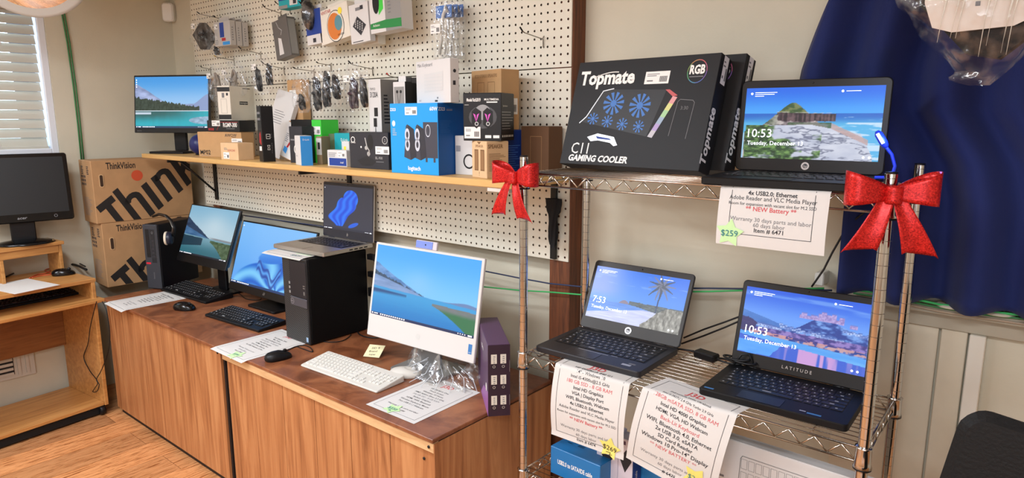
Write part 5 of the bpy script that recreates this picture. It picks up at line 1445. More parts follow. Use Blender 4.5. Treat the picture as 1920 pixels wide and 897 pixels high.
carton('speaker_box', 'black speaker box with two printed speakers, stacked on the brown speaker box', 'box', -1.498, 1.668, Sz + .1222, 19, .136, .12, .155, BLKC, d_bs, stick=[('F', .03, .05, .058, .038)])
def d_ss(f, b):
    F = f['F']; BP = mat('kraft_print', (120, 88, 56), .8); F.text('ECO STEREO SPEAKERS', .5, .88, .016, BP, maxw=.13)
    for x in (.2, .55): F.line([(x, .55), (x + .02, .8), (x + .24, .8), (x + .24, .55)], .0012, BP)
p0, p1, p2 = onY(908, 140, 1.78), onY(970, 134, 1.78), onY(999, 137, 1.78)
blue_h = .155
def d_b2(f, b):
    f['F'].rect(0, 0, 1, 1, CARDW, .5); f['F'].rect(.45, .78, .8, .86, INK, 1); f['R'].lines(.1, .1, .75, .7, 12, mat('print_blue', (90, 140, 220), .5), 1, .2)
carton('product_box', 'blue sided box with a white face under the brown stereo speaker box', 'box', -1.565, 1.80, Sz, -8, .12, .10, blue_h, NAVYC, d_b2)
carton('speaker_box', 'brown stereo speaker box stacked highest at the right end of the wall shelf', 'box', -1.60, 1.803, Sz + blue_h + .0016, -12, .175, .08, .205, KRAFTM, d_ss, stick=[('R', .15, .26, .06, .055)])
carton('product_box', 'dark brown box at the back of the right shelf end', 'box', -1.415, 1.845, Sz, -3, .125, .075, .168, mat('brown_card', (104, 74, 50), .75), lambda f, b: f['F'].line([(.35, .1), (.35, .8), (.75, .8), (.75, .1)], .0012, KRAFT))
carton('product_box', 'white box with a black ring, between the blue and the brown speaker boxes', 'box', -1.625, 1.715, Sz, 3, .085, .07, .135, CARDW, lambda f, b: (f['F'].disc(.75, .35, .026, BLACK, 1, hole=.02), f['F'].rect(.05, .6, .3, .75, LABSIL)))
# dark blue round speaker by the shelf monitor
t = thing('round_speaker', 'dark blue ball-shaped speaker tucked between the shelf monitor and the MP02 box', 'speaker', (onZ(367, 291, Sz).x, onZ(367, 291, Sz).y + .03, Sz))
b = MB(); b.ell((0, 0, .056), .056, .056, .056, mat('dark_blue_shell', (30, 36, 92), .35), 28, 18, cut=-.93); b.build('shell', t)
b = MB(); b.lathe([(.001, 0), (.028, 0), (.030, .004), (.001, .006)], BLKPL, 20); b.build('foot', t)

# ================================================================ HOOKS AND HANGING GOODS ON THE PEGBOARD
HKM = mat('hook_steel', (150, 146, 138), .3, .9)
def hook(tip, base, label, tipm=BLKPL, Yb=1.93):
    p = onY(*base, Yb); q0 = onX(*tip, p.x); q = q0
    if not (1.55 < q.y < 1.92): q = Vector((p.x, 1.78, p.z + .02))
    t = thing('pegboard_hook', label, 'hook', p, 0, None)
    d = q - p; d.x = 0
    b = MB(); L = -d.y
    b.tube([(0, 0, -.028), (0, -.004, -.026), (0, -.005, 0), (0, -.012, .001), (0, -L * .82, d.z * .45), (0, -L * .9, d.z * .6)], .0019, HKM, 8)
    b.tube([(0, .002, .012), (0, -.004, .008), (0, -.008, .001)], .0019, HKM, 8)
    b.build('wire', t)
    b = MB(); b.tube([(0, -L * .9, d.z * .6), (0, -L, d.z)], .0028, tipm, 8); b.build('tip', t)
    return p, L, d.z
H = {}
REDT = mat('red_tip', (190, 50, 40), .4)
for k, tip, base, lab, m in (('a', (369, 22), (415, 35), 'pegboard hook holding the dark coiled strap at the upper left', BLKPL),
                        ('b', (399, 29), (446, 41), 'pegboard hook holding the three grey and blue card packs', BLKPL),
                        ('c', (492, 8), (528, 25), 'pegboard hook holding the tilted grey blister pack', BLKPL),
                        ('e', (447, 87), (490, 101), 'pegboard hook holding the bag with two dark cables above the white box', BLKPL),
                        ('f', (401, 104), (440, 113), 'pegboard hook holding the clear bags of pale cables', mat('tip_brass', (180, 150, 60), .4)),
                        ('g', (376, 124), (396, 130), 'lowest left pegboard hook, beside the shelf monitor', BLKPL),
                        ('h', (489, 114), (534, 129), 'empty pegboard hook between the cable bags, left half of the board', BLKPL),
                        ('i', (549, 126), (590, 134), 'pegboard hook holding the small bag over the tall brown box', BLKPL),
                        ('j', (593, 116), (622, 123), 'pegboard hook holding the bag with three black adapters', BLKPL),
                        ('k', (653, 114), (700, 130), 'pegboard hook holding the purplish adapter bag', BLKPL),
                        ('l', (725, 137), (753, 148), 'red-tipped pegboard hook holding the earphone packs', REDT),
                        ('m', (975, 51), (1020, 74), 'bare pegboard hook alone on the right of the upper pegboard', BLKPL),
                        ('n', (560, 2), (606, 20), 'pegboard hook holding the mouse pack and round picture pack', BLKPL),
                        ('o', (515, 2), (545, 15), 'pegboard hook holding the teal card box at the top', BLKPL)):
    H[k] = hook(tip, base, lab, m)

def hang_box(name, label, cat, px0, py0, px1, py1, Y, d, m, deco=None, tilt=0, group=None, stick=None, header=None, rot=0):
    """box whose front fills the pixel rectangle at depth Y; hung by a card tab"""
    a = onY(px0, py1, Y); c = onY(px1, py0, Y); a2 = onY(px0, py0, Y)
    w, h = c.x - a.x, a2.z - a.z
    t = thing(name, label, cat, ((a.x + c.x) / 2, Y, a.z), 0, group)
    t.rotation_euler = (0, R_(tilt), R_(rot))
    b = MB(); b.box(-w / 2, w / 2, 0, d, 0, h, m, .001); fs = faces(b, w, d, h)
    if deco: deco(fs, b)
    b.build('carton', t)
    hb = MB(); hb.box(-w * .3, w * .3, d / 2 - .0008, d / 2 + .0008, h, h + .022, header or m); hb.build('hang_tab', t)
    for s_ in (stick or []): sticker(t, fs[s_[0]], *s_[1:])
    return t
for i, lab in enumerate(('nearest of the three grey card packs on one hook, with a blue stripe', 'middle one of the three grey card packs on one hook', 'farthest of the three grey card packs, closest to the pegboard')):
    sx = 12 * i
    hang_box('card_pack', lab, 'boxed accessory', 404 + sx, 42 + i * 2, 430 + sx, 88 + i * 1, 1.80 + i * .034, .03, mat('pack_grey', (176, 172, 166), .6), group='grey card packs on a hook',
             deco=lambda f, b: (f['F'].rect(.35, .35, .62, .95, BLUEC2 if False else NAVYC), f['F'].rect(.45, .2, .7, .32, DKRED), f['F'].rect(.5, .03, .95, .16, BLUEC2), f['F'].lines(.02, .1, .3, .3, 3, GREYINK), f['R'].lines(.3, .2, .6, .8, 6, GREYINK)),
             stick=[('F', .0, .72, .035, .022)] if i == 0 else None)
# grey blister pack
t = hang_box('blister_pack', 'long tilted grey blister pack hanging high on the pegboard', 'boxed accessory', 519, 36, 543, 110, 1.84, .045, mat('pack_dark', (96, 92, 88), .4),
             deco=lambda f, b: (f['F'].poly([(.25, .1), (.55, .1), (.5, .5), (.3, .55)], CARDW), f['F'].line([(.3, .95), (.4, .8), (.6, .7), (.5, .6)], .004, LABSIL), f['R'].rect(.1, .05, .9, .95, GREY)), tilt=-9)
hang_box('product_box', 'teal and blue card box cut off at the top of the view', 'boxed accessory', 523, -34, 562, 18, 1.82, .05, TEALC, deco=lambda f, b: (f['F'].rect(0, .3, .45, .9, NAVYC), f['F'].rect(.5, .08, .85, .3, CARDW), f['F'].rect(.66, .12, .8, .26, INK, 2), f['F'].rect(.0, .0, .4, .12, GREY), f['R'].rect(0, 0, 1, 1, BLKC)))
# mouse pack
t = hang_box('mouse_pack', 'blue and white mouse pack with a black mouse under plastic', 'boxed accessory', 577, 19, 602, 85, 1.80, .05, CARDW, deco=lambda f, b: (f['F'].rect(0, .28, 1, 1, NAVYC), f['F'].rect(.1, .02, .85, .22, CARDW), f['F'].rect(.4, .06, .6, .18, INK, 2)), tilt=-3)
b = MB(); b.ell((0, 0, 0), .032, .03, .062, BLKPL, 20, 12); b.build('mouse', t, (-.018, -.008, .125)); 
b = MB(); b.ell((0, 0, 0), .040, .042, .070, FILM, 20, 12); b.build('blister', t, (-.016, -.006, .125))
def d_vi(f, b):
    F = f['F']; F.text('VIVITAR', .28, .86, .020, DKRED, bold=.01, maxw=.07); F.disc(.55, .42, .060, BLKC, 1, asp=1.1); F.disc(.55, .42, .057, CREAM, 2, asp=1.1); F.disc(.52, .42, .048, ORC, 3, asp=1.15); F.disc(.66, .48, .026, mat('print_teal', (90, 140, 150), .5), 4, asp=1.2); F.disc(.75, .80, .014, YEL, 3)
    F.lines(.6, .12, .9, .18, 2, INK, 3)
hang_box('boxed_headset', 'cream box with a large orange round picture, hanging on the pegboard', 'boxed accessory', 603, 15, 656, 80, 1.80, .05, CREAM, deco=d_vi, tilt=-8)
def d_np(f, b):
    F = f['F']; F.poly([(.15, .45), (.42, .68), (.85, .42), (.55, .18)], DG, 1); 
    for i in range(4):
        for j in range(4): F.disc(.32 + .11 * i - .005 * j + .0 * j + .07 * (j - 1.5) * .2, .45 + (.045 * (1.5 - i)) + (j - 1.5) * .055, .0035, LABSIL, 2)
    F.rect(.35, .82, .6, .9, GREYINK); F.rect(.6, .83, .75, .93, INK, 2); F.lines(.1, .03, .9, .08, 1, INK)
hang_box('keypad_box', 'white box with a dark numeric keypad picture, hanging front of its hook', 'boxed accessory', 659, 8, 692, 82, 1.79, .028, CARDW, deco=d_np, tilt=-4)
hang_box('keypad_box', 'white box half hidden behind the numeric keypad box', 'boxed accessory', 678, 8, 707, 86, 1.84, .04, CREAM, deco=lambda f, b: f['F'].rect(.5, .2, .9, .35, INK), tilt=-3)
def d_gr(f, b):
    F = f['F']; F.rect(0, 0, .5, 1, CARDW, .8); F.rect(.5, 0, 1, 1, GREY, .8); F.poly([(0, .12), (1, .05), (1, .27), (.5, .30), (0, .26)], GREEND, 2); F.disc(.22, .80, .020, BLKPL, 3, asp=2.2); F.text('Adesso', .2, .17, .014, WHITE, 3)
    F.poly([(.3, .45), (.45, .6), (.45, .98), (.3, .9)], GREEN, 2); F.lines(.6, .45, .7, .9, 5, GREYINK, 2)
hang_box('mouse_box', 'green, white and grey box hanging at the top right of the goods', 'boxed accessory', 696, -10, 752, 62, 1.79, .06, CARDW, deco=d_gr, tilt=-3)
# long clear packs
for i in range(3):
    a = onY(809 + i * 11, 113, 1.80 + .035 * i); c = onY(842 + i * 11, 2, 1.80 + .035 * i); top = onY(809 + i * 11, 3, 1.80 + .035 * i)
    w, h = c.x - a.x, top.z - a.z
    t = thing('clear_pack', 'long clear plastic pack with a white cable inside, %s of three on one hook' % ('nearest', 'middle', 'farthest')[i], 'boxed accessory', ((a.x + c.x) / 2, 1.80 + .035 * i, a.z), 0, 'clear cable packs')
    b = MB(); b.slab(w, h, .028, .012, FILM, cy=h / 2, axis='y', ch=.005); b.build('shell', t)
    b = MB(); b.tube([(-w * .2, .014, .02), (-w * .05, .012, h * .4), (w * .05, .012, h * .75), (w * .2, .013, h * .9), (w * .25, .014, h * .8)], .006, WKB, 8)
    b.tube([(w * .22 * math.cos(x), .016, h * .2 + w * .35 * math.sin(x)) for x in [2 * PI * k / 20 for k in range(20)]], .003, WKB, 6, closed=True); b.build('cable', t)
    b = MB(); b.box(-w * .42, w * .42, .020, .021, h * .72, h * .93, FANB); b.build('card', t)
    if i == 0: sticker(t, Face(MB(), (-w / 2, -.001, 0), (1, 0, 0), (0, 0, 1), (0, -1, 0), w, h), .0, .45, .05, .034)

def cable_bag(label, px0, py0, px1, py1, Y, coils, m=CABLE, depth=.05, film=FILM, seed=1, stick=False, r=.0032, name='bagged_cable'):
    """clear polythene bag, pinched at the top, with coiled cables inside"""
    rnd = random.Random(seed)
    a = onY(px0, py1, Y); c = onY(px1, py0, Y); w, h = c.x - a.x, c.z - a.z
    if h < 0: h = -h
    t = thing(name, label, 'bagged cable', ((a.x + c.x) / 2, Y, a.z))
    ph = rnd.uniform(0, 6)
    def bag(u, v):
        A = 2 * PI * u; z = v
        wid = (.42 + .58 * math.sin(PI * min(1, (1 - z) * 1.15 + .12) * .62)) if z > .12 else .55 + z * 3.2
        wid = min(wid, 1); dp = depth / 2 * (math.sin(PI * min(.95, max(.05, 1 - z))) ** .6 if z < .9 else .12)
        k = 1 + .09 * math.sin(5 * A + 9 * z + ph) + .06 * math.sin(11 * z + 3 * A)
        return (w / 2 * wid * math.cos(A) * k, dp * math.sin(A) * k, h * z)
    b = MB().grid(bag, 30, 26, film); b.build('bag', t)
    for i, (u, v, rw, rh, yy, tw) in enumerate(coils):
        b = MB()
        for q in range(5):
            e = q * .0042; jx, jz = rnd.uniform(-.003, .003), rnd.uniform(-.004, .004)
            P = []
            for k in range(26):
                A = 2 * PI * k / 26
                x0, z0 = (rw * .62 - e * .5) * math.cos(A) + .003 * math.sin(3 * A + q), (rh - e) * math.sin(A)
                rw_ = 1; P.append((u * w + jx + x0 * math.cos(tw) - z0 * math.sin(tw), yy - .008 + q * .004, v * h + jz + x0 * math.sin(tw) + z0 * math.cos(tw)))
            b.tube(P, r, m, 6, closed=True)
        b.tube([(u * w - rw * .8, yy - .012, v * h), (u * w, yy - .016, v * h), (u * w + rw * .8, yy - .012, v * h)], r * 1.4, m, 6)
        b.ell((u * w, yy + .004, v * h - rh * .25), rw * .62, .011, rh * .78, m, 14, 10)
        b.box(u * w - rw * .5, u * w + rw * .5, yy - .004, yy + .014, v * h - rh * 1.0, v * h - rh * .35, m, .004)
        b.build('coiled_cable', t)
    if stick: sticker(t, Face(MB(), (-w / 2, -depth * .52, 0), (1, 0, 0), (0, 0, 1), (0, -1, 0), w, h), .2, .62, .04, .026)
    return t
PALEC = mat('pale_cable', (150, 140, 128), .5)
DK2 = mat('dark_strap', (48, 42, 38), .6)
t = cable_bag('clear bag with a diamond-shaped dark folded strap, upper left of the pegboard', 362, 22, 404, 98, 1.80, [(.05, .42, .03, .03, -.012, .785)], DK2, seed=2, stick=True, r=.004)
P = [onY(a, c, 1.80) - t.location for a, c in ((378, 43), (384, 43), (392, 53), (401, 66), (399, 79), (389, 93), (380, 93), (365, 66))]
b = MB(); b.prism([(p.x, p.z) for p in P][::-1], .022, mat('strap_brown', (52, 44, 38), .35), lambda u, v, w: (u, -.012 + w, v)); b.build('folded_strap', t)
cable_bag('small bag with a dark part below the grey card packs', 398, 78, 416, 106, 1.84, [(0, .4, .014, .022, 0, .2)], DK2, seed=4)
cable_bag('clear bag of pale coiled cable, left one beside the shelf monitor', 393, 118, 425, 192, 1.80, [(0, .4, .03, .07, 0, .1)], PALEC, seed=5, stick=True)
cable_bag('clear bag of pale coiled cable, right one above the white box', 420, 112, 458, 184, 1.83, [(0, .45, .035, .06, 0, -.3)], PALEC, seed=6, stick=True)
cable_bag('clear bag with two dark cables hanging above the leaning white pack', 477, 100, 509, 178, 1.80, [(-.2, .4, .018, .06, 0, .15), (.25, .5, .016, .05, .01, -.1)], CABLE, seed=7, stick=True)
cable_bag('small clear bag with a black cable in front of the tall brown box', 552, 138, 580, 212, 1.77, [(0, .3, .022, .035, 0, .1)], CABLE, seed=8)
cable_bag('left bag of the three black adapter cables on one hook', 583, 122, 608, 212, 1.77, [(0, .42, .026, .07, 0, .05)], CABLE, seed=9, r=.005)
cable_bag('middle bag of the three black adapter cables on one hook', 602, 122, 624, 204, 1.80, [(0, .45, .022, .075, 0, -.1)], CABLE, seed=10, r=.005)
cable_bag('right bag of the three black adapter cables on one hook', 620, 128, 643, 200, 1.83, [(0, .5, .026, .05, 0, .1)], CABLE, seed=11, r=.005)
cable_bag('bag with a purplish brown adapter cable, next to the tripod box', 650, 118, 678, 210, 1.77, [(0, .38, .026, .06, 0, -.1)], mat('plum_cable', (58, 40, 50), .5), seed=12, stick=True, r=.0055)
cable_bag('bag with black cable just behind the purplish adapter bag', 672, 130, 694, 205, 1.83, [(0, .42, .022, .06, 0, .1)], CABLE, seed=13, r=.005)
for i in range(3):
    hang_box('earphone_pack', '%s of the three earphone packs on the red-tipped hook' % ('white faced nearest', 'black middle', 'black farthest')[i], 'boxed accessory', 738 + 11 * i, 154 + i * 2, 759 + 11 * i, 200 + i, 1.735 + .045 * i, .035, CARDW if i == 0 else BLKC,
             deco=(lambda f, b: (f['F'].rect(.08, .05, .92, .8, GREY, .8), f['F'].disc(.35, .6, .006, BLACK, 2), f['F'].disc(.65, .6, .006, BLACK, 2), f['F'].line([(.35, .55), (.45, .1)], .0015, BLACK, 2), f['F'].line([(.65, .55), (.5, .1)], .0015, BLACK, 2), f['R'].rect(0, 0, 1, 1, BLKC, .8))) if i == 0 else None, group='earphone packs')

# ================================================================ ON THE RACK
def d_tm(f, b):
    F, R = f['F'], f['R']; F.pu = lambda t_: t_ * 2.05 / (1.73 + .32 * t_); DPR = mat('print_shade', (30, 30, 31), .5)
    F.text('Topmate', .215, .775, .058, WHITE, bold=.035, xs=.92)
    F.line([(.13 + .16 * t_, .835 + .05 * math.sin(PI * min(1, t_ * .55 + .05))) for t_ in [k / 14 for k in range(15)]], .003, WHITE)
    F.poly([(.22, .72), (.66, .70), (.58, .28), (.10, .41)], DPR, 1)
    F.line([(.085, .40), (.125, .46), (.21, .705), (.28, .725)], .003, LABSIL, 2)
    RB = [(190, 84, 84), (214, 150, 150), (206, 206, 130), (160, 200, 150), (150, 170, 190), (170, 150, 196), (186, 184, 190)]
    A, B_ = (.725, .64), (.60, .28)
    F.poly([(.65, .70), (.68, .70), (.745, .645), (.712, .635)], mat('rb0', RB[0], .5), 2)
    for k in range(6):
        t0, t1 = k / 6, (k + 1) / 6
        p = (A[0] + (B_[0] - A[0]) * t0, A[1] + (B_[1] - A[1]) * t0); q = (A[0] + (B_[0] - A[0]) * t1, A[1] + (B_[1] - A[1]) * t1)
        F.poly([(p[0] - .014, p[1]), (p[0] + .02, p[1] - .01), (q[0] + .02, q[1] - .01), (q[0] - .014, q[1])], mat('rb%d' % (k + 1), RB[k + 1], .5), 2)
    for (u, v, r_) in ((.30, .585, .034), (.49, .56, .035), (.175, .44, .018), (.28, .415, .018), (.39, .39, .018), (.51, .37, .018)):
        n = 9 if r_ < .02 else 11
        for k in range(n):
            a0 = 2 * PI * k / n; du, dv = r_ / F.w, r_ / F.h
            F.poly([(u, v), (u + du * math.cos(a0), v + dv * math.sin(a0)), (u + du * 1.02 * math.cos(a0 + .3), v + dv * 1.02 * math.sin(a0 + .3))], FANB, 2)
        F.disc(u, v, r_ * .3, FANB, 3)
    F.poly([(.16, .265), (.23, .30), (.35, .27), (.385, .195), (.36, .185), (.33, .215), (.24, .235), (.19, .225)], LABSIL, 2); F.poly([(.22, .275), (.32, .255), (.335, .24), (.235, .25)], NAVYC, 3)
    F.line([(.735, .29), (.755, .59), (.77, .61), (.86, .60), (.875, .58), (.86, .27)], .0016, GREYINK, 2); F.text('3:30', .81, .52, .014, GREYINK, 2)
    F.text('C11', .065, .105, .048, WHITE, al='l', xs=.9); F.text('GAMING COOLER', .055, .035, .026, WHITE, al='l', bold=.035, sh=.15)
    for k in range(24):
        a0, a1 = 2 * PI * k / 24, 2 * PI * (k + 1) / 24; c_ = mat('ring%d' % (k % 8), ((220, 80, 80), (220, 150, 70), (200, 200, 80), (90, 190, 90), (70, 180, 180), (70, 120, 220), (130, 90, 210), (210, 80, 160))[k % 8], .5) if False else mat('ring%d' % (k // 3), ((170, 90, 120), (190, 90, 90), (180, 130, 80), (130, 150, 80), (80, 150, 100), (70, 130, 160), (80, 100, 170), (120, 90, 160))[k // 3], .5)
        F.poly([(.85 + .033 / F.w * math.cos(x), .85 + .033 / F.h * math.sin(x)) for x in (a0, a1)] + [(.85 + .0305 / F.w * math.cos(x), .85 + .0305 / F.h * math.sin(x)) for x in (a1, a0)], c_, 2)
    F.text('RGB', .85, .83, .034, WHITE, 2, bold=.04, xs=.7); F.rect(.80, .80, .90, .808, GREYINK, 2)
    R.text('Topmate', .42, .30, .042, WHITE, 1, rot=PI / 2, bold=.03, sh=.1)
    B2 = Face(b, (-F.w / 2, R.w, 0), (1, 0, 0), (0, -1, 0), (0, 0, -1), F.w, R.w)
    B2.lines(.55, .45, .95, .55, 1, GREYINK)
def topmate(label, x, y, a):
    th_ = .058; W, H2 = .469, .318; lean = R_(17)
    t = carton('laptop_cooler_box', label, 'box', x, y, Zt, a, W, th_, H2, mat('topmate_card', (27, 27, 28), .55, spec=.35), d_tm, stick=[('F', .53, .755, .078, .036), ('R', .3, .76, .026, .075)], flap=False)
    # leans back, standing on its rear lower edge
    t.rotation_euler = (-lean, 0, R_(a)); t.location.z = Zt + math.sin(lean) * th_ + .0005
    return t
topmate('large black boxed laptop cooler leaning on the top shelf, front one of two', -.958, 1.66, -4.8)
topmate('second black boxed laptop cooler, mostly hidden behind the front one', -.915, 1.722, -4.8)

# boxes on the bottom shelf
def d_sa(f, b):
    F, T_ = f['F'], f['T']; F.text('USB2.0 to SATA/IDE cable', .5, .45, .020, WHITE, bold=.02, maxw=.13)
    LB = mat('print_skyblue', (90, 160, 210), .4); T_.poly([(0, .55), (.6, .25), (1, .35), (1, 1), (0, 1)], LB, 1)
    T_.disc(.55, .5, .024, BLACK, 2, hole=.020, asp=.8); T_.disc(.72, .45, .010, BLACK, 2, asp=.7); T_.poly([(.36, .62), (.42, .72), (.50, .80), (.42, .62)], BLACK, 2); T_.lines(.3, .06, .92, .28, 4, WHITE, 2, .4); T_.text('USB', .65, .78, .016, WHITE, 2)
carton('cable_adapter_box', 'blue box of cable adapter lying at the left of the bottom rack shelf', 'box', -1.03, 1.55, Zb + .001, -3, .185, .15, .088, mat('sata_blue', (24, 110, 170), .3), d_sa, stick=[('T', .1, .3, .075, .03)])
def d_pn(f, b):
    F, R = f['F'], f['R']; F.poly([(.12, .62), (.55, .82), (.93, .62), (.5, .38)], DG, 1); F.rect(.25, .9, .5, .97, PURP, 1); R.rect(0, .0, 1, .9, NAVYC, .8); R.text('essentials', .55, .2, .018, WHITE, 2, rot=PI / 2); F.lines(.15, .05, .7, .25, 4, GREYINK)
for k, (pl, pn, lab) in enumerate(((1118, 1158, 'white and navy upright pack on the bottom rack shelf, nearer the blue box'), (1158, 1186, 'white and navy upright pack on the bottom rack shelf, to the right of the other'))):
    Y = 1.60 + .0 * k; a = onY(pl, 880, Y); c = onY(pn, 880, Y)
    carton('drive_pack', lab, 'box', (a.x + c.x) / 2, Y, Zb + .001, 0, c.x - a.x, .05, .175 - .01 * k, mat('lilac_card', (222, 214, 224), .5), d_pn)
a = onY(1186, 880, 1.66); c = onY(1240, 880, 1.66)
carton('cable_box', 'bright blue upright box behind the castle laptop price sheet', 'box', (a.x + c.x) / 2, 1.66, Zb + .001, 0, c.x - a.x, .06, .19, BLUEC2, lambda f, b: None, stick=[('F', .3, .7, .04, .04)])
def d_bk(f, b):
    F = f['F']; F.text('Keyboard', .10, .72, .026, GREYINK, al='r'); F.lines(.02, .58, .16, .64, 1, GREYINK)
    PG = mat('print_line', (120, 120, 120), .5); F.line([(.20, .16), (.215, .84), (.225, .87), (.80, .87), (.99, .87)], .0018, PG); F.line([(.20, .16), (.205, .12), (.99, .12)], .0018, PG)
    for r in range(5):
        for k in range(18):
            u0 = .22 + k * .043; v0 = .74 - r * .135
            if u0 > .96: continue
            F.line([(u0, v0), (u0 + .034, v0), (u0 + .034, v0 + .10), (u0, v0 + .10), (u0, v0)], .0009, PG)
    F.rect(.02, .2, .07, .38, INK, 2)
a = onY(1395, 800, 1.60); 
t = carton('keyboard_box', 'long white keyboard box standing on the bottom rack shelf', 'box', -.43, 1.60, Zb + .001, -2, .44, .04, .262, CARDW, d_bk)
# chargers on the middle shelf
t = thing('power_adapter', 'black laptop charger with a looped cord on the middle shelf between the laptops', 'charger', (-.742, 1.81, Zm + .001), R_(-12))
b = MB(); b.box(-.04, .03, -.018, .018, 0, .022, BLKPL, .004); b.build('brick', t)
b = MB(); P = []
for k in range(60): A = k * .33; P.append((.06 + .035 * math.cos(A) + .001 * k, .0 + .02 * math.sin(A * 1.0), .006 + .0008 * k if k < 40 else .03))
b.tube(P, .003, CABLE, 6); b.build('cord', t)
b = MB(); b.tube([(-.05, 0, .012), (-.09, .0, .006), (-.14, -.02, .004), (-.2, -.015, .004)], .003, CABLE, 6); b.build('cord', t)
b = MB(); b.tube([(.10, -.02, .02), (.115, -.01, .05), (.13, .0, .055), (.14, .01, .03), (.13, .01, .006)], .0032, CABLE, 6); b.build('plug_lead', t)
def wcord(lab, px, Y, r=.003, m=CABLE):
    P = [onY(a, c, y) for (a, c), y in zip(px, Y)]; Q = []
    for i in range(len(P) - 1):
        for k in range(5): Q.append(P[i].lerp(P[i + 1], k / 5))
    Q.append(P[-1]); tag(MB().tube(Q, r, m, 6).build('wall_cable'), lab, 'cable')
wcord('black power cord running diagonally from the curtain down behind the castle laptop', [(1625, 395), (1603, 412), (1580, 440), (1560, 475), (1545, 505), (1522, 538)], [1.9] * 6)
wcord('upper of two black cords running along the wall between the two rack laptops', [(1282, 634), (1320, 618), (1360, 604), (1392, 592)], [1.93] * 4)
wcord('lower of two black cords running along the wall between the two rack laptops', [(1278, 645), (1320, 630), (1360, 614), (1392, 600)], [1.93] * 4)

# ---------------------------------------------------------------- red glitter bows
def glitter():
    m = mat('red_glitter', (196, 16, 20), .32, .35)
    if 'glit' in m: return m
    nt = m.node_tree; b = nt.nodes['Principled BSDF']; tc = nt.nodes.new('ShaderNodeTexCoord'); v = nt.nodes.new('ShaderNodeTexVoronoi'); v.inputs['Scale'].default_value = 420
    nt.links.new(tc.outputs['Object'], v.inputs['Vector'])
    r = nt.nodes.new('ShaderNodeValToRGB'); r.color_ramp.elements[0].color = (*lin((150, 8, 12)), 1); r.color_ramp.elements[1].color = (*lin((236, 50, 46)), 1); r.color_ramp.elements[1].position = .9
    nt.links.new(v.outputs['Color'], r.inputs['Fac']); nt.links.new(r.outputs['Color'], b.inputs['Base Color'])
    bp = nt.nodes.new('ShaderNodeBump'); bp.inputs['Strength'].default_value = .9; bp.inputs['Distance'].default_value = .002
    nt.links.new(v.outputs['Color'], bp.inputs['Height']); nt.links.new(bp.outputs[0], b.inputs['Normal']); m['glit'] = 1
    return m
GLT = glitter(); REDB = mat('red_satin', (140, 14, 20), .55)
def bow(label, loc, rz, s=1.0, ry=0):
    t = thing('ribbon_bow', label, 'bow', loc, rz)
    t.rotation_euler = (0, ry, rz); 
    def loop(sg):
        def f(u, v):
            A = PI * 2 * u
            # teardrop in plan: out to the side and back
            x = sg * .088 * (math.sin(A / 2) ** 1.3) ; y = -.030 * math.sin(A) * (.4 + .6 * math.sin(A / 2))
            hw = .011 + .024 * math.sin(A / 2) ** 1.1
            z = (v - .5) * 2 * hw + .012 * math.sin(A / 2) * 1.0
            return (x * s, y * s - .004, z * s)
        return f
    for sg in (-1, 1):
        b = MB().grid(loop(sg), 40, 6, GLT); o = b.build('loop', t); sd = o.modifiers.new('s', 'SOLIDIFY'); sd.thickness = .0012
    def tail(sg):
        def f(u, v):
            L = .118; wd = .014 + .020 * v
            cx_ = sg * (.010 + .048 * v); z = -L * v - .002
            notch = .022 * (1 - abs(u - .5) * 2) if v > .999 else 0
            return ((cx_ + (u - .5) * 2 * wd) * s, (-.012 - .012 * math.sin(v * 2.6) + .004 * math.sin(u * 4)) * s, (z + notch - .006 * u * sg) * s)
        return f
    for sg in (-1, 1):
        b = MB().grid(tail(sg), 8, 24, GLT); o = b.build('tail', t); sd = o.modifiers.new('s', 'SOLIDIFY'); sd.thickness = .0012
    def knot(u, v):
        A = 2 * PI * u; return (.017 * math.cos(A) * s * (1), (-.012 + .016 * math.sin(A)) * s, (v - .5) * .034 * s)
    b = MB().grid(knot, 20, 6, GLT); o = b.build('knot', t); sd = o.modifiers.new('s', 'SOLIDIFY'); sd.thickness = .0015
    b = MB(); b.tube([(.019 * math.cos(2 * PI * k / 16), .0145 + .019 * math.sin(2 * PI * k / 16) + .0, .0) for k in range(16)], .001, BLKPL, 6, closed=True); b.build('tie_wire', t)
    return t
bow('red glitter bow on the near right rack post, seen from the front', onY(1671, 364, RY0 - .018) , R_(30), .98)
bow('red glitter bow on the near left rack post, seen from its side', (RX0 - .022, RY0 - .008, -.168), R_(-8), .98)

# ================================================================ PURPLE BOX, PLASTIC BAG AND NOTE BY THE ALL-IN-ONE
def d_pu(f, b):
    F = f['F']; DP = mat('plum_card', (46, 28, 46), .45); F.rect(0, 0, 1, 1, DP, .6)
    for j in range(3):
        for i in range(2):
            u0 = .14 + i * .42; v0 = .16 + j * .29
            F.rect(u0, v0, u0 + .26, v0 + .13, CREAM, 1); F.lines(u0 + .1, v0 + .01, u0 + .2, v0 + .12, 4, GREYINK, 2, .4)
            F.rect(u0 + .0, v0 - .075, u0 + .26, v0 - .008, mat('icon_dark', (36, 26, 40), .5), 1); F.disc(u0 + .13, v0 - .04, .0048, LABSIL, 2, hole=.003)
    F.rect(.97, .15, .98, .30, LABSIL, 1); F.rect(.97, .62, .98, .78, LABSIL, 1)
    L = f['L']; VI = mat('violet_print', (150, 96, 160), .45); L.poly([(.3, 0), (1, 0), (1, .35), (.6, .25)], VI, 1); L.disc(.85, .35, .014, WHITE, 2); L.text('roku', .5, .75, .03, WHITE, 2)
    T_ = f['T']; T_.text('roku', .55, .86, .016, WHITE, 1, rot=PI / 2)
carton('product_box', 'tall purple box with six pale labels on its end, at the cabinet right corner', 'box', -1.327, 1.55, CAB_Z + .0005, 48.4, .072, .30, .242, PURP, d_pu)
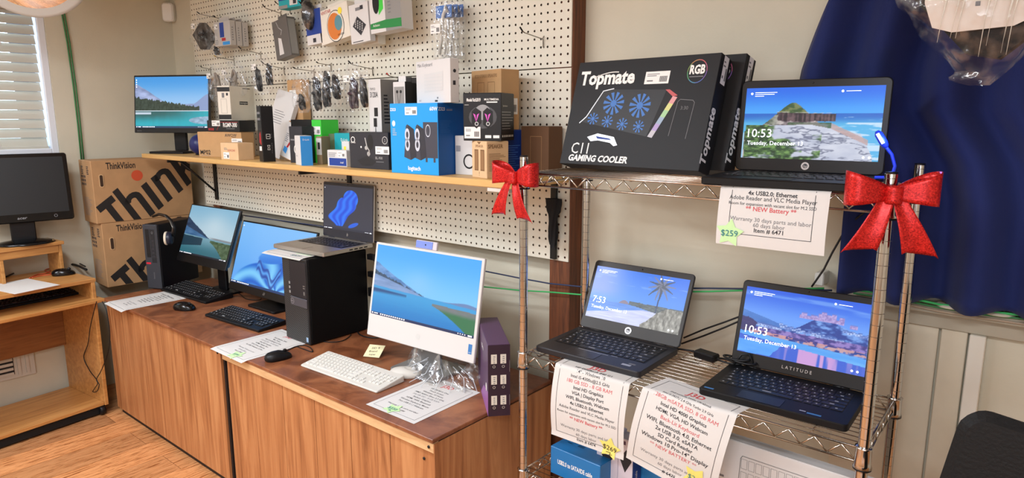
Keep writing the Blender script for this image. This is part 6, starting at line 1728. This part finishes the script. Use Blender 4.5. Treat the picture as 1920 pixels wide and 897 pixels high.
# clear bag round the stand of the all-in-one
t = thing('plastic_bag', 'crumpled clear plastic bag around the stand of the white all-in-one computer', 'bag', (-1.705, 1.705, CAB_Z + .001), R_(3))
def pbag(u, v):
    A = 2 * PI * u; k = 1 + .10 * math.sin(7 * A + 3 * v) + .07 * math.sin(13 * A + 5 * v) + .05 * math.sin(23 * A)
    rx = .19 * (1 - .30 * v) * k; ry = .10 * (1 - .35 * v) * k
    z = .075 * v * (1 + .35 * math.sin(5 * A + 2)) + .006 * math.sin(17 * A + 8 * v)
    return (rx * math.cos(A), ry * math.sin(A) - .02, max(.0005, z))
FILM2 = plastic_film('bag_film', (214, 218, 222), .2)
MB().grid(pbag, 90, 14, FILM2).build('film', t)
b = MB(); random.seed(3)
for k in range(9):
    A = -PI * (.1 + .8 * k / 8); x0, y0 = .2 * math.cos(A), .13 * math.sin(A) - .03
    b.tube([(x0, y0, .003), (x0 * .7 + .02, y0 * .7, .03 + .02 * random.random()), (x0 * .4, y0 * .5, .06)], .0014, mat('film_fold', (226, 230, 234), .2, alpha=.55), 5)
b.build('folds', t)
p = onZ(722, 666, CAB_Z)
t = thing('paper_tag', 'small pale yellow handwritten tag stuck to the plastic bag', 'note', (p.x - .03, p.y - .03, CAB_Z + .018), R_(25))
t.rotation_euler = (R_(25), 0, R_(25))
b = MB(); b.box(-.035, .035, -.035, .035, 0, .0006, mat('pale_note', (236, 228, 184), .7)); f = Face(b, (-.035, -.035, .0006), (1, 0, 0), (0, 1, 0), (0, 0, 1), .07, .07)
f.text('SID 9', .5, .66, .016, PEN, rot=.1); f.text('Brand', .45, .40, .015, PEN, rot=.1); f.text('new', .5, .14, .016, PEN, rot=.1); b.build('note', t)

# cords behind the tower and keyboards
def tcord(lab, pts, z=CAB_Z + .003, r=.0022, m=CABLE, zs=None, name='computer_cable'):
    P = [onZ(a, c, z + (zs[i] if zs else 0)) for i, (a, c) in enumerate(pts)]; Q = []
    n = len(P)
    for i in range(n - 1):
        p0, p1, p2, p3 = P[max(i - 1, 0)], P[i], P[i + 1], P[min(i + 2, n - 1)]
        for k in range(6):
            s_ = k / 6; Q.append(.5 * ((2 * p1) + (p2 - p0) * s_ + (2 * p0 - 5 * p1 + 4 * p2 - p3) * s_ ** 2 + (3 * p1 - p0 - 3 * p2 + p3) * s_ ** 3))
    Q.append(P[-1]); tag(MB().tube(Q, r, m, 6).build(name), lab, 'cable')
tcord('black mouse cord curling past the front of the black tower', [(532, 661), (550, 652), (566, 648), (580, 651), (586, 660), (572, 656), (556, 650)])
tcord('black mouse cord from the glossy black mouse to the petals-wallpaper monitor', [(376, 568), (395, 566), (415, 558), (438, 549), (450, 552), (462, 561), (485, 563), (490, 560)])
tcord('black cable looping on the cabinet between the tower and the all-in-one', [(692, 580), (672, 590), (668, 612), (675, 628), (700, 634), (722, 630), (726, 622)], r=.003)
tcord('black cable lying at the foot of the black tower right side', [(600, 640), (620, 642), (640, 640), (652, 634), (658, 628)], r=.002)
t = thing('cable_bundle', 'black plugs and cables hanging at the back of the black tower', 'cable', (-2.36, 1.87, CAB_Z + .22))
b = MB(); b.tube([(0, .0, .12), (.03, .01, .10), (.04, .0, .03), (.03, 0, -.02), (.05, .01, -.10), (.06, .0, -.2)], .005, CABLE, 8); b.tube([(0, 0, .05), (.05, 0, .04), (.06, 0, -.05), (.04, 0, -.2)], .0035, CABLE, 8); b.build('cords', t)
b = MB(); b.box(-.015, .03, -.01, .012, .11, .135, BLKPL, .002); b.box(-.015, .03, -.01, .012, .03, .055, BLKPL, .002); b.box(-.015, .035, -.012, .012, -.06, -.02, BLKPL, .002); b.build('plugs', t)

# ================================================================ DESK CLUTTER
def dcord(lab, pts, z=-.845, **k): tcord(lab, pts, z=z, **k)
dcord('thick black cable bundle lying along the back of the computer desk', [(-20, 512), (30, 506), (70, 499), (110, 495), (140, 497), (162, 506)], z=-.838, r=.007)
dcord('thin black cable beside the thick bundle on the computer desk', [(10, 520), (50, 503), (100, 492), (140, 492), (160, 500)], z=-.84, r=.004)
dcord('tangled orange cord on the computer desk near the mouse', [(55, 522), (70, 515), (88, 512), (100, 503), (84, 507), (96, 514), (78, 517), (60, 521)], z=-.842, r=.003, m=mat('orange_cord', (196, 84, 50), .5))
p = onZ(105, 444, -.66)
t = thing('key_bunch', 'bunch of keys with a blue tag at the right end of the desk riser', 'keys', (-4.235, 1.17, -.6595), R_(20))
KB_ = mat('key_brass', (196, 176, 130), .3, .8)
for k in range(5):
    b = MB(); A = R_(-50 + 28 * k); b.lathe([(.004, 0), (.011, 0), (.011, .002), (.004, .002)], KB_, 14, (.0, .0, .0)); b.box(-.0035, .0035, -.05, -.009, 0, .002, KB_); b.build('metal_key', t, (.012 * math.cos(A), .01 * math.sin(A), .0022 * k), (0, 0, A))
b = MB(); b.box(-.03, .0, -.012, .012, 0, .003, mat('tag_blue', (60, 130, 220), .4), .001); b.build('key_fob', t, (-.02, -.06, .002))
def hangcord(lab, px, X=None, Y=None, r=.0025):
    P = [onY(a, c, Y) for a, c in px]; Q = []; n = len(P)
    for i in range(n - 1):
        p0, p1, p2, p3 = P[max(i - 1, 0)], P[i], P[i + 1], P[min(i + 2, n - 1)]
        for k in range(6):
            s_ = k / 6; Q.append(.5 * ((2 * p1) + (p2 - p0) * s_ + (2 * p0 - 5 * p1 + 4 * p2 - p3) * s_ ** 2 + (3 * p1 - p0 - 3 * p2 + p3) * s_ ** 3))
    Q.append(P[-1]); tag(MB().tube(Q, r, CABLE, 6).build('hanging_cable'), lab, 'cable')
hangcord('thin dark cord looping down in front of the cabinet left corner and desk side', [(181, 566), (170, 610), (165, 645), (157, 670), (168, 695), (183, 716), (178, 728), (174, 735), (182, 734), (186, 722), (181, 712), (190, 695), (203, 660), (206, 625), (200, 585), (192, 566)], Y=1.235)

# ================================================================ MIRROR, BAG, CHAIR
MC = Vector(onY(50, -72, 1.05))
t = thing('convex_mirror', 'round convex mirror in a pale rim hanging in the upper left corner', 'mirror', MC)
rr_ = (onY(50, -72, 1.05) - onY(50, 33, 1.05)).length
dirc = (Vector((0, 0, -.35)) - MC).normalized()
dirc = (dirc + Vector((.1, -.3, -.25))).normalized()
q = Vector((0, 0, 1)).rotation_difference(dirc)
t.rotation_mode = 'QUATERNION'; t.rotation_quaternion = q
rr_ *= .98
prof = [(.001, .05)] + [(rr_ * .95 * k / 14, .05 * (1 - (k / 14) ** 2)) for k in range(1, 15)]
b = MB(); b.lathe(prof[::-1], mat('mirror_glass', (235, 235, 235), .015, 1.0), 64); b.build('dome', t)
b = MB(); b.lathe([(rr_ * .93, -.012), (rr_ * .99, -.012), (rr_ * 1.01, 0), (rr_, .012), (rr_ * .94, .012)], mat('rim_grey', (186, 184, 176), .4), 64, smooth=True); b.build('rim', t)
b = MB(); b.tube([(0, 0, -.012), (0, 0, -.12)], .01, STEEL, 10); b.lathe([(.001, -.016), (rr_ * .93, -.014), (rr_ * .93, -.010), (.001, -.010)], mat('mirror_back', (70, 70, 70), .6), 48); b.build('mount', t)

BC = onY(1848, 0, 1.42)
t = thing('clear_bag', 'clear plastic bag of dark packed cables hanging in front of the curtain, top right', 'bag', BC)
ptl, pbt, prt = onY(1690, 0, 1.42) - BC, onY(1845, 160, 1.42) - BC, onY(1960, 40, 1.42) - BC
def cbag(u, v):
    # v 0 bottom tip .. 1 top
    L = Vector((-.01, 0, pbt.z)).lerp(Vector((ptl.x, 0, 0)), min(1, v / .62)) if v < .62 else Vector((ptl.x - (v - .62) * .1, 0, (v - .62) * .45))
    if v < .1: L.x -= .02 * math.sin(PI * v / .1)
    Rr = Vector((.02, 0, pbt.z)).lerp(Vector((.17, 0, .03)), min(1, v / .62)) if v < .62 else Vector((.17, 0, .03 + (v - .62) * .45))
    A = 2 * PI * u; c_, s_ = math.cos(A), math.sin(A); w_ = (Rr - L) / 2; m_ = (Rr + L) / 2
    dp = .008 + .05 * min(1, v * 1.8)
    k = 1 + .05 * math.sin(9 * A + 12 * v) + .04 * math.sin(21 * v + 4 * A)
    p = m_ + w_ * c_ * k; return (p.x, dp * s_ * k, p.z)
MB().grid(cbag, 50, 44, plastic_film('bag_film2', (214, 212, 208), .07)).build('film', t)
b = MB()
P = [(-.13, .04), (-.018, -.088), (.03, -.098), (.135, .0), (.15, .3), (-.15, .3)]
def frb(u, v, w): return (u, -.02 + w, v)
b.prism([(x, z) for x, z in P], .045, mat('foam_black', (14, 13, 12), .8, bump=.6, bscale=140), frb); b.build('foam_pack', t)
b = MB()
LBL = [(-.085, .24), (-.085, .0), (-.07, -.042), (-.04, -.052), (.045, -.048), (.10, -.02), (.14, .01), (.14, .24)]
b.prism(LBL, .002, mat('label_card', (214, 202, 190), .5), lambda u, v, w: (u, -.0265 + w, v))
f = Face(b, (-.055, -.0266, -.04), (1, 0, 0), (0, 0, 1), (0, -1, 0), .2, .28); f.text('jus', .80, .20, .022, INK, 1, rot=-PI / 2); f.disc(.93, .24, .010, REDINK, 1, hole=.006); f.lines(.22, .1, .27, .3, 3, GREYINK)
b.build('label_card', t)
b = MB(); random.seed(5)
for x0 in (-.06, -.05, -.012, .0, .018, .034, .05, .062, .075):
    x1 = x0 + random.uniform(-.03, .02); r0 = random.uniform(.0008, .0019)
    z1 = random.uniform(-.10, -.06); b.tube([(x0 + .02, -.034, .2), (x0 + .008, -.038, .08), (x0 + .004, -.040, .03), (x1 + .008, -.040, 0), (x1 + .004, -.040, -.03), (x1, -.036, z1)], [r0, r0 * 1.4, r0 * .6, r0 * 1.2, r0 * .5, r0 * .2], mat('film_glint', (225, 218, 204), .15, alpha=.75), 6)
b.build('film_glints', t)  # thin pale tubes drawn as highlights running down the film

# black chair at the lower right
t = thing('office_chair', 'black padded chair, only the top corner of its back in view at lower right', 'chair', (.0, 1.30, FLOOR), R_(0))
CHB = mat('chair_leather', (20, 20, 20), .6, bump=.5, bscale=160, spec=.3)
tl, bl = onY(1797, 779, 1.36), onY(1742, 897, 1.33)
b = MB(); b.slab(.50, .60, .07, .045, CHB, cy=.30, axis='y', ch=.014, taper=.01)
o = b.build('backrest', t, (0, 0, .50), (R_(-6), 0, 0)); 
sx = tl.x + .25
t.location = (sx - .085, 1.30, FLOOR); zt_ = tl.z - FLOOR; o.location.z = zt_ - .60; o.rotation_euler = (R_(-4), R_(9), R_(4))
b = MB(); b.slab(.50, .46, .09, .06, CHB, cy=-.24, ch=.02); b.build('seat', t, (0, 0, .40))
b = MB(); b.box(-.03, .03, -.01, .05, .40, .60, BLKPL, .004); b.build('back_bracket', t)
b = MB(); b.lathe([(.001, 0), (.03, 0), (.03, .34), (.001, .34)], STEEL, 16, (0, -.24, .06)); b.build('gas_column', t)
for k in range(5):
    A = 2 * PI * k / 5; b = MB(); b.tube([(0, -.24, .10), (.28 * math.cos(A), -.24 + .28 * math.sin(A), .07)], [.025, .014], BLKPL, 8); b.lathe([(.001, -.01), (.024, -.01), (.024, .01), (.001, .01)], BLKPL, 14, (.28 * math.cos(A), -.24 + .28 * math.sin(A), .0245), 'x'); b.build('leg', t)
